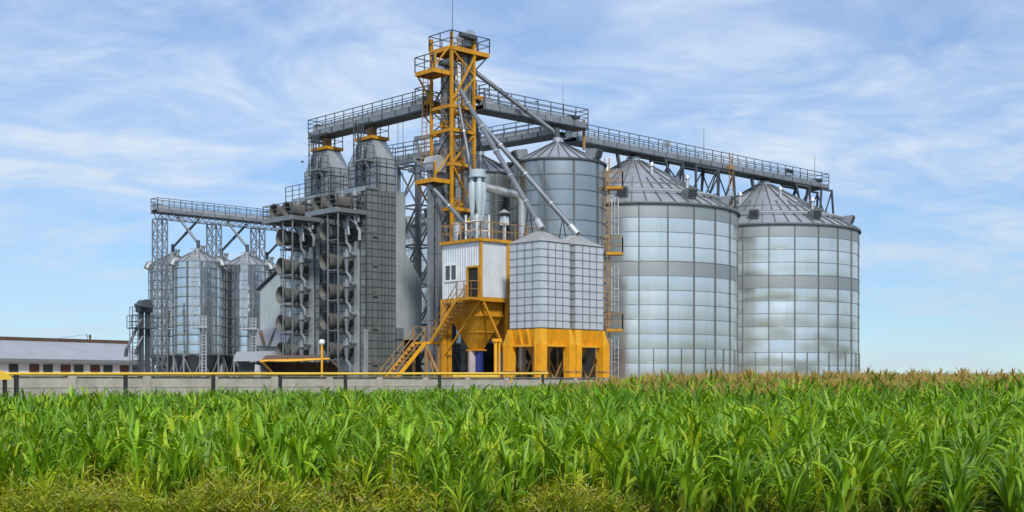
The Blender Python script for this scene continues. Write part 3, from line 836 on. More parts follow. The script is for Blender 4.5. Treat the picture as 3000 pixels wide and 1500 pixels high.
# ------------------------------------------------------------------ control cabin on hopper frame
CF = (-2.07, 83.0)
def cabin():
    t = thing('control_cabin', 'white corrugated control cabin raised on a yellow frame beside the bins', 'cabin', CF)
    LX, LY, z0, z1 = 5.2, 3.84, 7.54, 11.2
    w = MB()
    dy0, dy1, dz1 = 0.14, 1.28, 9.55     # door opening on the x=0 face
    w.corr((0, dy1), (0, LY), z0, z1, 0.24, 0.035, nrm=(-1, 0))
    w.corr((0, 0.02), (0, dy0), z0, z1, 0.12, 0.02, nrm=(-1, 0))
    w.corr((0, dy0), (0, dy1), dz1, z1, 0.24, 0.035, nrm=(-1, 0))
    w.corr((0.05, 0), (LX, 0), z0, z1, 0.20, 0.055, nrm=(0, -1))
    w.corr((0, LY), (LX, LY), z0, z1, 0.24, 0.035, nrm=(0, 1)); w.corr((LX, 0), (LX, LY), z0, z1, 0.24, .035, nrm=(1, 0))
    w.build('wall', 'clad', t, smooth=False)
    tr = MB()
    tr.box(-0.10, 0.06, -0.13, 0.03, z0 - .1, z1); tr.box(2.3, 2.62, -0.14, -0.07, z0, z1)
    tr.box(-0.14, LX + .1, -0.2, -0.062, z1, z1 + .2); tr.box(-0.2, -0.04, -0.2, LY + .1, z1 + .002, z1 + .202)
    tr.build('corner_trim', 'yellow', t)
    MB().box(-.1, LX + .08, -.06, LY + .08, z1 - .02, z1 + .1).build('roof', 'steel', t)
    d = MB(); d.box(0.02, 0.06, dy0 + .06, dy1 - .06, z0 + .02, dz1 - .05)
    dr = d.build('door', 'black', t)
    fr = MB(); fr.box(-.07, .05, dy0 - .06, dy0 + .06, z0, dz1 + .06); fr.box(-.07, .05, dy1 - .06, dy1 + .06, z0, dz1 + .06); fr.box(-.07, .05, dy0 + .06, dy1 - .06, dz1 - .06, dz1 + .06)
    fr.build('frame', 'yellow', dr)
    wy0, wy1, wz0, wz1 = 2.28, 3.58, 8.75, 9.82
    fm = MB()
    fm.box(-.09, -.02, wy0, wy1, wz0 - .06, wz0 + .05); fm.box(-.09, -.02, wy0, wy1, wz1 - .05, wz1 + .06)
    for y in (wy0, (wy0 + wy1) / 2 - .05, wy1 - .1): fm.box(-.092, -.02, y, y + .1, wz0, wz1)
    wn = fm.build('window', 'white', t)
    MB().box(-.062, -.055, wy0 + .03, wy1 - .03, wz0 + .05, wz1 - .05).build('pane', 'glass', wn)
    r = MB()
    zt = z1 + .2
    r.rails([(-.12, LY, zt), (-.12, -.12, zt), (LX, -.12, zt), (LX, LY, zt), (-.12, LY, zt)], 1.1, 1.0, 0.055)
    r.build('roof_railing', 'rust', t)
    # frame below
    fl = MB()
    fl.box(-.16, LX + .1, -.2, -.06, z0 - .30, z0 - .02); fl.box(-.165, -.03, -.05, LY + .05, z0 - .29, z0 - .03)
    fl.box(0.02, LX, 0, LY, z0 - .12, z0 - .03)
    fl.build('floor_beam', 'yellow', t)
    for x, y in ((2.45, -.02), (0, LY - .1), (LX - .1, 0), (LX - .1, LY - .1), (2.45, LY - .1), (0.45, LY - .1)):
        MB().bar((x, y, 0), (x, y, z0 - .3), 0.3, 0.3).build('leg', 'yellow', t)
    b = MB()
    b.bar((0.15, -.10, z0 - .35), (2.35, -.10, 3.6), .16, .16); b.bar((2.6, -.10, z0 - .35), (LX - .2, -.10, 3.2), .14, .14); b.bar((LX - .2, -.12, z0 - .4), (2.6, -.12, 3.8), .14, .14)
    b.bar((0.0, .1, z0 - .3), (0, LY - .2, 3.7), .1)
    b.build('brace', 'yellow', t)
    for x0 in (0.28, 2.9):
        h = MB()
        x1, y0, y1 = x0 + 2.05, .35, LY - .45
        cx, cy = (x0 + x1) / 2, (y0 + y1) / 2
        za, zb, zc = z0 - .3, z0 - 1.15, 4.1
        R4 = lambda e, z: [(x0 - e, y0 - e, z), (x1 + e, y0 - e, z), (x1 + e, y1 + e, z), (x0 - e, y1 + e, z)]
        h.hexa(R4(0, zb), R4(0, za))
        h.hexa(R4(.07, zb - .1), R4(.07, zb + .05))
        o = 0.34
        bot = [(cx - o, cy - o, zc), (cx + o, cy - o, zc), (cx + o, cy + o, zc), (cx - o, cy + o, zc)]
        h.hexa(bot, R4(-.02, zb - .1))
        mid = [tuple(Vector(a).lerp(Vector(c), .52)) for a, c in zip(bot, R4(.0, zb - .1))]
        mid2 = [(p[0] + (.03 if p[0] > cx else -.03), p[1] + (.03 if p[1] > cy else -.03), p[2] + .07) for p in mid]
        mid = [(p[0] + (.03 if p[0] > cx else -.03), p[1] + (.03 if p[1] > cy else -.03), p[2]) for p in mid]
        h.hexa(mid, mid2)
        h.box(cx - .5, cx + .5, cy - .5, cy + .5, zc - .08, zc + .02)
        hp = h.build('hopper', 'yellow', t)
        MB().tube((cx + .1, cy - .12, zc - .08), (cx + .1, cy - .12, 0.75), .32, n=16).build('discharge_pipe', 'blue', hp)
        MB().tube((cx - .25, cy + .12, zc - .08), (cx - .25, cy + .12, 0.9), .27, .30, 14).build('filter_sleeve', 'pale_cloth', hp)
    return t
cabin()

def cyclones():
    c = off(CF, .85, 1.25)
    t = thing('cyclone_cluster', 'pale blue-grey cluster of cyclone dust cones on the cabin roof', 'cyclone separator', (c.x, c.y, 11.4))
    zt = 4.72
    MB().tube((0, 0, zt - .48), (0, 0, zt), .55, n=28).tube((0, 0, zt - .52), (0, 0, zt - .44), .61, n=28).build('plenum', 'cyc', t)
    for k in range(4):
        a = R_(-90 - 43.5 + 90 * k + 20)
        x, y = .36 * math.cos(a), .36 * math.sin(a)
        MB().lathe([(.235, 3.86), (.26, 3.78), (.26, 2.75), (.10, 1.55)], 20, c=(x, y)).lathe([(.16, 4.25), (.16, 3.86), (.235, 3.86)], 20, c=(x, y)).build('cone', 'cyc', t)
    MB().lathe([(.52, 1.62), (.52, 1.5), (.2, .9), (.2, -.1)], 24).build('collecting_hopper', 'cyc', t)
    r = MB()
    pts = [(.52 * math.cos(q), .52 * math.sin(q), zt) for q in [i * math.pi / 4 for i in range(9)]]
    for p, q in zip(pts[:-1], pts[1:]):
        r.bar(p, (p[0], p[1], zt + .95), .045); r.bar((p[0], p[1], zt + .93), (q[0], q[1], zt + .93), .045); r.bar((p[0], p[1], zt + .5), (q[0], q[1], zt + .5), .035)
    r.build('top_railing', 'rail', t)
    s = MB()
    for x, y in ((-.55, -.55), (.55, -.55), (.55, .55), (-.55, .55)): s.bar((x, y, 0), (x, y, 1.7), .09)
    for z in (.65, 1.25):
        for p, q in (((-.55, -.55), (.55, -.55)), ((-.55, -.55), (-.55, .55)), ((-.55, .55), (.55, .55)), ((.55, -.55), (.55, .55))): s.bar((*p, z), (*q, z), .07)
    s.build('stand', 'white', t)
    # duct
    a = (c.x, c.y)
    d = thing('exhaust_duct', 'shiny zinc duct bending down from the cyclones to the ground behind the bins', 'duct', P(1529, 1100, 86.5)[:2], 0)
    pts = [P(1420, 549, 85.0), P(1500, 568, 86.0), P(1515, 574, 86.4), P(1525, 583, 86.5), P(1529, 597, 86.5), P(1529, 660, 86.5), P(1529, 1090, 86.5)]
    L = [loc_of(d, p) for p in pts]
    MB().path(L[:5] , .28, 16).build('bend', 'duct', d)
    MB().path(L[4:], .25, 16).build('downpipe', 'duct', d)
    for q, lab in (((2.9, .8), 'capped vent pipe with conical rain hat on the cabin roof'),):
        p = off(CF, *q)
        v = thing('vent_pipe', lab, 'vent', (p.x, p.y, 11.4))
        MB().tube((0, 0, -.1), (0, 0, 1.3), .12, n=10).box(-.22, .22, -.22, .22, 1.15, 1.75).build('stack', 'clad', v)
        MB().lathe([(.5, 1.95), (.02, 2.25)], 16).lathe([(.5, 1.93), (.02, 1.95)], 16).build('rain_cap', 'steel_light', v)
    p = off(CF, .6, 3.0)
    v = thing('roof_fan', 'small blower with grey drum at the left of the cabin roof', 'blower', (p.x, p.y, 11.4))
    MB().tube((0, 0, -.1), (0, 0, 1.3), .3, n=16).build('drum', 'steel_light', v); MB().box(-.2, .2, -.6, -.3, -.1, .5).build('motor', 'steel_dark', v)
cyclones()

def stairs():
    b = off(CF, -0.95, 0.1)
    t = thing('staircase', 'yellow two-flight steel staircase up to the cabin door', 'staircase', (b.x, b.y, 0))
    z1, z2 = 7.5, 4.65
    W = .85
    def flight(p0, p1, side, n, name='flight'):
        p0, p1, sd_ = Vector(p0), Vector(p1), Vector(side)
        m = MB()
        m.bar(p0, p1, .07, .24); m.bar(p0 + sd_, p1 + sd_, .07, .24)
        f = m.build('stringer', 'yellow_new' if name == 'lower' else 'yellow', t)
        for k in range(1, n):
            o = p0.lerp(p1, k / n)
            tm = MB(); dh = (p1 - p0); dh.z = 0; dh = dh.normalized() * .13
            a, bb = o + sd_ * .05, o + sd_ * .95
            tm.hexa([a - dh, bb - dh, bb + dh, a + dh], [q + Vector((0, 0, .05)) for q in (a - dh, bb - dh, bb + dh, a + dh)])
            tm.build('tread', 'rust', t)
        for s in (Vector((0, 0, 0)), sd_):
            r = MB()
            q0, q1 = p0 + s, p1 + s
            nn = 5
            for k in range(nn + 1):
                o = q0.lerp(q1, k / nn); r.bar(o, o + Vector((0, 0, 1.0)), .045)
            for h in (1.0, .5): r.bar(q0 + Vector((0, 0, h)), q1 + Vector((0, 0, h)), .045)
            r.build('handrail', 'rust', t)
    # door landing
    m = MB(); m.box(0, W, -.25, 1.25, z1 - .18, z1 - .02); m.build('landing', 'yellow', t)
    MB().rails([(0.02, 1.2, z1), (0.02, -.2, z1), (W, -.2, z1)], 1.05, .8, .045).build('handrail', 'rust', t)
    flight((0.03, 1.25, z1 - .1), (0.03, 3.95, z2 - .1), (W - .06, 0, 0), 11, 'upper')
    m = MB(); m.box(-.35, W, 3.95, 5.35, z2 - .16, z2); m.build('landing', 'yellow_new', t)
    MB().rails([(W, 3.95, z2), (W, 5.33, z2), (-.33, 5.33, z2)], 1.05, .8, .045).build('handrail', 'rust', t)
    flight((-.35, 4.05, z2 - .1), (-4.9, 4.05, 0.1), (0, 1.2, 0), 17, 'lower')
    lg = MB()
    for x, y in ((-.3, 4.0), (.8, 4.0), (.8, 5.3), (-.3, 5.3)): lg.bar((x, y, 0), (x, y, z2 - .16), .14)
    lg.bar((.8, 4.0, 1.2), (.8, 5.3, z2 - .3), .08); lg.bar((-.3, 4.0, z2 - .3), (-.3 + .4, 1.6, .2), .12)
    lg.build('leg', 'rust', t)
stairs()

# ------------------------------------------------------------------ white loading bins on yellow portals
BF = (1.81, 80.0)
def loading_bin(label):
    t = thing('loading_bin', label, 'loading bin', BF, group='white bins on yellow portal legs')
    X, Y, z0, z1 = 2.67, 2.83, 5.36, 10.9
    MB().box(0, X, 0, Y, z0, z1).build('wall', 'bin', t)
    s = MB()
    n = 11
    for k in range(n + 1):
        z = z0 + (z1 - z0) * k / n
        z = min(max(z, z0 + .03), z1 - .03)
        s.box(-.03, X + .03, -.04, -.002, z - .014, z + .014); s.box(-.04, -.002, -.001, Y + .03, z - .014, z + .014)
        s.box(X + .002, X + .04, -.001, Y + .03, z - .014, z + .014)
    for k in range(1, 4):
        s.box(X * k / 4 - .016, X * k / 4 + .016, -.055, -.003, z0, z1)
        s.box(-.055, -.003, Y * k / 4 - .016, Y * k / 4 + .016, z0, z1)
        s.box(X + .003, X + .055, Y * k / 4 - .016, Y * k / 4 + .016, z0, z1)
    s.build('stiffeners', 'bin_seam', t)
    r = MB()
    cx, cy, zz = X / 2, Y / 2, 11.68
    r.hexa([(-.08, -.08, z1), (X + .08, -.08, z1), (X + .08, Y + .08, z1), (-.08, Y + .08, z1)], [(cx - .25, cy - .25, zz), (cx + .25, cy - .25, zz), (cx + .25, cy + .25, zz), (cx - .25, cy + .25, zz)])
    r.build('roof', 'bin_roof', t)
    # portal: four tapered ribbed legs with haunches and a deep beam
    e = .32
    xs, ys = (-e, X + .26), (-e, Y + e)
    zt = z0 - .05; zb = 4.35
    for ix in (0, 1):
        for iy in (0, 1):
            x, y = xs[ix], ys[iy]
            sx, sy = (1 if ix == 0 else -1), (1 if iy == 0 else -1)
            m = MB()
            wt, wb = .60, .54
            xa, xb = sorted((x, x + sx * wt)); ya, yb = sorted((y, y + sy * wt))
            xc, xd = sorted((x, x + sx * wb)); yc, yd = sorted((y, y + sy * wb))
            m.hexa([(xc, yc, 0), (xd, yc, 0), (xd, yd, 0), (xc, yd, 0)], [(xa, ya, zb), (xb, ya, zb), (xb, yb, zb), (xa, yb, zb)])
            # haunch, chamfered on its outer edges
            cx_, cy_ = {(0, 0): (.06, .06), (0, 1): (.06, .40), (1, 0): (.40, .06), (1, 1): (.4, .4)}[(ix, iy)]
            xi, yi = x + sx * wt, y + sy * wt
            m.hexa([(x, y, zb), (xi, y, zb), (xi, yi, zb), (x, yi, zb)][::1], [(x + sx * cx_, y + sy * cy_, zt), (xi, y + sy * cy_, zt), (xi, yi, zt), (x + sx * cx_, yi, zt)])
            for q in (.12, .3, .46):
                m.bar((x - sx * .02, y + sy * q * .85, 0.02), (x - sx * .02, y + sy * q, zb), .05, .06)
                m.bar((x + sx * q * .85, y - sy * .02, 0.02), (x + sx * q, y - sy * .02, zb), .05, .06)
            m.build('leg', 'yellow_new', t)
            k = MB()
            xa, xb = sorted((x - sx * .05, x + sx * .6)); ya, yb = sorted((y - sy * .05, y + sy * .6))
            k.box(xa, xb, ya, yb, 2.55, 2.63); k.build('bolt_flange', 'rust', t)
    b = MB()
    xi0, xi1, yi0, yi1 = xs[0] + .62, xs[1] - .62, ys[0] + .62, ys[1] - .62
    for y, sy in ((ys[0] + .14, 1), (ys[1] - .14, -1)):
        b.hexa([(xi0, y + sy * .36, zb - .02), (xi1, y + sy * .36, zb - .02), (xi1, y + sy * .5, zb - .02), (xi0, y + sy * .5, zb - .02)], [(xi0, y + sy * .12, zt), (xi1, y + sy * .12, zt), (xi1, y + sy * .5, zt), (xi0, y + sy * .5, zt)])
    for x, sx in ((xs[0] + .14, 1), (xs[1] - .14, -1)):
        b.hexa([(x + sx * .36, yi0, zb - .02), (x + sx * .36, yi1, zb - .02), (x + sx * .5, yi1, zb - .02), (x + sx * .5, yi0, zb - .02)], [(x + sx * .12, yi0, zt), (x + sx * .12, yi1, zt), (x + sx * .5, yi1, zt), (x + sx * .5, yi0, zt)])
    for f in (.33, .66):
        q = yi0 + (yi1 - yi0) * f; b.hexa([(xs[0] + .30, q - .03, zb - .02), (xs[0] + .55, q - .03, zb - .02), (xs[0] + .55, q + .03, zb - .02), (xs[0] + .30, q + .03, zb - .02)], [(xs[0] + .04, q - .03, zt), (xs[0] + .55, q - .03, zt), (xs[0] + .55, q + .03, zt), (xs[0] + .04, q + .03, zt)])
        q = xi0 + (xi1 - xi0) * f; b.hexa([(q - .03, ys[0] + .30, zb - .02), (q + .03, ys[0] + .30, zb - .02), (q + .03, ys[0] + .55, zb - .02), (q - .03, ys[0] + .55, zb - .02)], [(q - .03, ys[0] + .04, zt), (q + .03, ys[0] + .04, zt), (q + .03, ys[0] + .55, zt), (q - .03, ys[0] + .55, zt)])
    b.box(xi0, xi1, ys[0] + .30, ys[0] + .52, zb - .16, zb - .021); b.box(xs[0] + .30, xs[0] + .52, yi0, yi1, zb - .16, zb - .021)
    b.build('beam', 'yellow_new', t)
    h = MB()
    h.hexa([(cx - .3, cy - .3, 3.3), (cx + .3, cy - .3, 3.3), (cx + .3, cy + .3, 3.3), (cx - .3, cy + .3, 3.3)], [(.3, .3, zt), (X - .3, .3, zt), (X - .3, Y - .3, zt), (.3, Y - .3, zt)])
    h.build('hopper', 'rust', t)
    br_ = MB()
    br_.bar((xs[1] - .25, ys[0] + .6, .2), (xs[1] - .25, ys[1] - .6, 3.9), .1); br_.bar((xs[1] - .25, ys[1] - .6, .2), (xs[1] - .25, ys[0] + .6, 3.9), .1)
    br_.bar((xs[0] + .6, ys[1] - .25, .2), (xs[1] - .6, ys[1] - .25, 3.9), .1); br_.bar((xs[1] - .6, ys[1] - .25, .2), (xs[0] + .6, ys[1] - .25, 3.9), .1)
    br_.bar(((xs[0] + xs[1]) / 2, ys[1] - .25, 0), ((xs[0] + xs[1]) / 2, ys[1] - .25, 4.2), .12)
    br_.build('brace', 'rust', t)
    return t
b1 = loading_bin('white square bin with grid of stiffeners, nearest the cabin, on yellow legs')
b2 = copy_tree(b1)
b2.location = off(BF, 3.21)
b2['label'] = 'second white square bin on yellow legs, partly behind the first, beside the silos'

# ------------------------------------------------------------------ dryers
DC = (-10.85, 97.7)
def dryer(label):
    t = thing('grain_dryer', label, 'grain dryer', DC, group='grain drying towers with stacked fans')
    a, b = .885, 1.83
    lx = -1.9
    zl, zu = 16.5, 19.0
    MB().box(lx, a, -b, b, 0.4, zl).build('lower_body', 'dryer', t)
    MB().box(-a, a - .003, -b + .003, b - .003, zl, zu).build('upper_body', 'dryer_pale', t)
    g = MB()
    z = 1.0
    k = 0
    while z < zl:
        g.box(lx - .03, a + .02, -b - .03, -b - .002, z - .018, z + .018)
        g.box(lx - .03, lx - .002, -b - .001, b, z - .018, z + .018)
        z += .58
    for x in (lx + .03, lx + .5, lx + 1.05, lx + 1.42, lx + 1.75, lx + 2.1, lx + 2.42, a - .03): g.box(x - .014, x + .014, -b - .035, -b - .003, .4, zl)
    for y in (-b + .03, -b + .75): g.box(lx - .06, lx - .003, y - .03, y + .03, .4, zl)
    for z in (17.1, 17.75, 18.35, 18.98):
        g.box(-a - .03, a + .03, -b - .04, -b, z - .025, z + .025); g.box(-a - .04, -a, -b, b, z - .025, z + .025)
    for x in (-a + .04, -a + .25, 0, a - .04): g.box(x - .025, x + .025, -b - .05, -b, zl, zu)
    for y in (-b + .04, -.9, 0, .9, b - .04): g.box(-a - .05, -a, y - .025, y + .025, zl, zu)
    g.build('stiffeners', 'steel_dark', t)
    MB().box(lx - .16, lx - .05, -b + .8, -b + 1.35, .8, 12.6).build('side_panel', 'clad_grey', t)
    rf = MB()
    zt = 20.55
    rf.hexa([(-a, -b, zu), (a, -b, zu), (a, b, zu), (-a, b, zu)], [(-.62, -.95, zt), (.62, -.95, zt), (.62, .95, zt), (-.62, .95, zt)])
    rf.box(-a - .03, a + .03, -b - .03, b + .03, zu - .35, zu - .002)
    rf.build('roof', 'dryer_pale', t)
    pf = MB()
    z = zt + .02
    for y0, y1 in ((-1.1, -.98), (.98, 1.1)): pf.box(-.85, .85, y0, y1, z, z + .24)
    for x0, x1 in ((-.85, -.73), (.73, .85)): pf.box(x0, x1, -.98, .98, z, z + .24)
    pf.box(-.73, .73, -.98, .98, z + .1, z + .16)
    p = pf.build('top_platform', 'yellow', t)
    MB().rails([(-.8, 1.05, z + .24), (-.8, -1.05, z + .24), (.8, -1.05, z + .24), (.8, 1.05, z + .24), (-.8, 1.05, z + .24)], 1.05, .9, .05).build('handrail', 'rail', p)
    MB().box(-.25, .25, -.3, .3, z, z + 1.0).tube((0, 0, z + 1), (0, 0, z + 1.25), .2, n=10).build('inlet_box', 'rust', t)
    # mid platform on the left face + ladder
    mp = MB().box(-a - 1.0, -a - .05, -1.5, -.5, 18.7, 18.82)
    for y in (-1.4, -.6): mp.bar((-a - .9, y, 18.7), (-a - .06, y, 17.5), .09)
    q = mp.build('side_platform', 'steel', t)
    MB().rails([(-a - .05, -1.48, 18.82), (-a - .98, -1.48, 18.82), (-a - .98, -.52, 18.82), (-a - .05, -.52, 18.82)], 1.1, .9, .045).build('handrail', 'rail', q)
    ld = MB().ladder((-a - .25, .1, zl), (-a - .25, .1, zt + 1.2), (0, 1, 0), .45, .3, .025).cage((-a - .25, .1, zl + 2), (-a - .25, .1, zt + 1.2), (0, 1, 0), (-1, 0, 0), .33, .8, .035)
    ld.ladder((-a - .7, -.3, 18.82), (-a - .4, -.3, zt + 1.0), (0, 1, 0), .4, .3, .025)
    ld.build('ladder', 'steel_dark', t)
    pd = MB(); pd.path([(-a - .08, -.2, 17.0), (-a - .12, -.2, 18.6), (-.75, -.3, 19.9), (-.5, -.3, 20.5)], .1, 8); pd.path([(-a - .15, .6, 16.6), (-a - .15, .6, 18.9)], .05, 6); pd.build('riser_pipe', 'steel_dark', t)
    # ledge with railing on top of the lower body
    lg = MB().box(lx - .15, -a - .002, -b - .12, b + .1, zl, zl + .14); lg.box(lx - .17, lx - .13, -b - .13, b + .12, zl - .16, zl + .2)
    le = lg.build('ledge', 'dryer', t)
    MB().rails([(-a - .1, -b - .08, zl + .14), (lx - .1, -b - .08, zl + .14), (lx - .1, b + 1.1, zl + .14)], 1.15, 1.0, .05, (.33, .66)).build('handrail', 'rail', le)
    # balcony
    zb = 14.72
    bm_ = MB().box(-4.6, lx - .05, -b - .05, b + .45, zb - .12, zb); bm_.box(-4.62, -4.56, -b - .06, b + .46, zb - .2, zb + .16); bm_.box(-4.56, lx - .05, -b - .07, -b - .02, zb - .2, zb + .12)
    for y in (-1.5, 0, 1.5): bm_.bar((-4.5, y, zb - .2), (lx - .05, y, zb - .2), .12, .16); bm_.bar((-3.6, y, zb - .25), (lx - .05, y, zb - 1.5), .1, .1)
    ba = bm_.build('balcony', 'steel', t)
    MB().rails([(lx - .2, -b, zb), (-4.58, -b, zb), (-4.58, b + .4, zb), (lx - .2, b + .4, zb)], 1.15, 1.0, .06, (.36, .68)).build('handrail', 'fan', ba)
    def fan(y, z, r=.62, x1=-4.1):
        m = MB()
        n = 28
        prof = [(lx - .05, r * .72), (lx - .5, r * .72), (lx - .55, r * .86), (-2.9, r * .86), (-3.3, r * .88), (-3.7, r * .96), (x1, r * 1.12), (x1 - .04, r * 1.13), (x1 - .04, r * 1.07), (-3.7, r * .90), (-3.1, r * .82)]
        vs, fs = [], []
        for x, q in prof:
            for k in range(n):
                an = 2 * math.pi * k / n
                vs.append((x, y + q * math.cos(an), z + q * math.sin(an)))
        for i in range(len(prof) - 1):
            for k in range(n): fs.append((i * n + k, i * n + (k + 1) % n, (i + 1) * n + (k + 1) % n, (i + 1) * n + k))
        m.add(vs, fs)
        for x in (-2.5, -3.05):
            m.path([(x - .03, y, z), (x + .03, y, z)], r * .95, n)
        m.box(-2.9, -2.1, y - .3, y + .3, z - .75, z - r * .8)
        f = m.build('fan', 'fan', t)
        h = MB()
        h.path([(-3.12, y, z), (-3.1, y, z)], r * .81, n)
        for k in range(6):
            an = math.pi * k / 3
            h.bar((-3.25, y, z), (-3.25, y + math.cos(an) * r * .85, z + math.sin(an) * r * .85), .2, .03, 1)
        h.path([(-3.4, y, z), (-3.15, y, z)], .14, 12, 1)
        h.build('impeller', ['black', 'steel_dark'], f)
    def cyc(y, z, x=-2.95):
        m = MB()
        m.lathe([(.10, z + .75), (.12, z + .6), (.27, z + .55), (.29, z + .2)], 16, c=(x, y)).lathe([(.29, z + .25), (.35, z + .24), (.35, z + .17), (.24, z + .15), (.11, z - .75)], 16, c=(x, y))
        m.path([(x, y, z - .7), (x, y, z - .95), (x + .15, y - .25, z - 1.3), (x + .15, y - .25, z - 1.75)], .12, 10)
        m.tube((x, y, z + .4), (lx, y + .15, z + .45), .2, n=12)
        m.build('dust_cyclone', 'steel', t)
    for z in (13.3, 11.05, 8.8, 6.56, 4.37):
        fan(.4, z)
        cyc(-.75, z + .1)
        MB().box(-3.7, lx - .05, -.3, 1.2, z - .9, z - .82).build('fan_shelf', 'steel_dark', t)
    for y in (-.45, 1.3):
        fan(y, 15.45, .56, -4.15)
    cyc(-1.3, 15.7, -2.6); cyc(.55, 15.75, -2.4)
    for z, y in ((15.4, -1.3),):
        MB().path([(-2.6, -1.3, 15.0), (-2.6, -1.35, 13.9), (-2.3, -1.5, 13.3), (-2.3, -1.5, 12.6)], .13, 10).path([(-2.4, -.9, 14.6), (-3.0, -1.0, 14.4), (-3.0, -1.05, 13.0)], .11, 10).build('dust_pipe', 'steel_light', t)
    sc = MB()
    for y in (-1.75, -.45): sc.bar((-4.45, y, 0), (-4.45, y, zb - .2), .09, .09)
    sc.bar((-2.2, 1.75, 0), (-2.2, 1.75, zb - .2), .1, .1)
    for z in (13.3, 11.05, 8.8, 6.56, 4.37):
        sc.bar((-4.45, -1.75, z - .8), (-4.45, -.4, z - .8), .06); sc.bar((-4.45, -.45, z - .8), (-2.2, 1.75, z - .8), .05)
    sc.ladder((-2.9, 1.9, 0), (-2.9, 1.9, zb + 1), (1, 0, 0), .45, .3, .022)
    sc.build('scaffold', 'steel', t)
    MB().box(lx - .35, lx - .06, -b - .28, -b - .1, 1.4, 5.9).hexa([(lx - .25, -b - .25, .6), (lx - .1, -b - .25, .6), (lx - .1, -b - .12, .6), (lx - .25, -b - .12, .6)], [(lx - .5, -b - .3, 1.4), (lx + .1, -b - .3, 1.4), (lx + .1, -b - .08, 1.4), (lx - .5, -b - .08, 1.4)]).build('pale_downpipe', 'steel_light', t)
    for k in range(4): MB().box(a + .02, a + .55, -b - .3, -b + .3, 2.2 + k * 1.0, 3.1 + k * 1.0).build('discharge_box', 'dryer', t)
    for z in (3.2, 5.9, 8.4, 10.7, 12.9): MB().box(lx + .55, lx + 1.02, -b - .12, -b - .061, z, z + .42).build('inspection_hatch', 'fan', t)
    # corrugated air duct on the far right side
    d = MB()
    prof = lambda q: 16.6 if q <= .95 else 16.6 if q < .96 else 11.9 - (q - .95) * 1.35
    xs = a + .03
    d.corr((xs, -b + .02), (xs + .95, -b + .02), 5.2, 16.6, .21, .06, nrm=(0, -1))
    d.corr((xs + .95, -b + .02), (xs + 2.55, -b + .02), 5.2, lambda q: 11.9 - q * 1.3, .21, .06, nrm=(0, -1))
    d.prism([(xs, 5.2), (xs + 2.55, 5.2), (xs + 2.55, 9.8), (xs + .95, 11.9), (xs + .95, 16.6), (xs, 16.6)], -b + .04, b, lambda u, v, q: (u, q, v))
    d.build('air_duct', 'clad_grey', t, smooth=False)
    MB().box(xs + .1, xs + 2.4, -b + .2, b - .1, 0, 5.2).build('furnace_base', 'black', t)
    return t
d1 = dryer('tall grey grain dryer with stacked round fans, the nearer one beside the yellow tower')
d2 = copy_tree(d1)
d2.location = off(DC, 0, 6.0)
d2['label'] = 'tall grey grain dryer with stacked round fans, the farther one on the left'

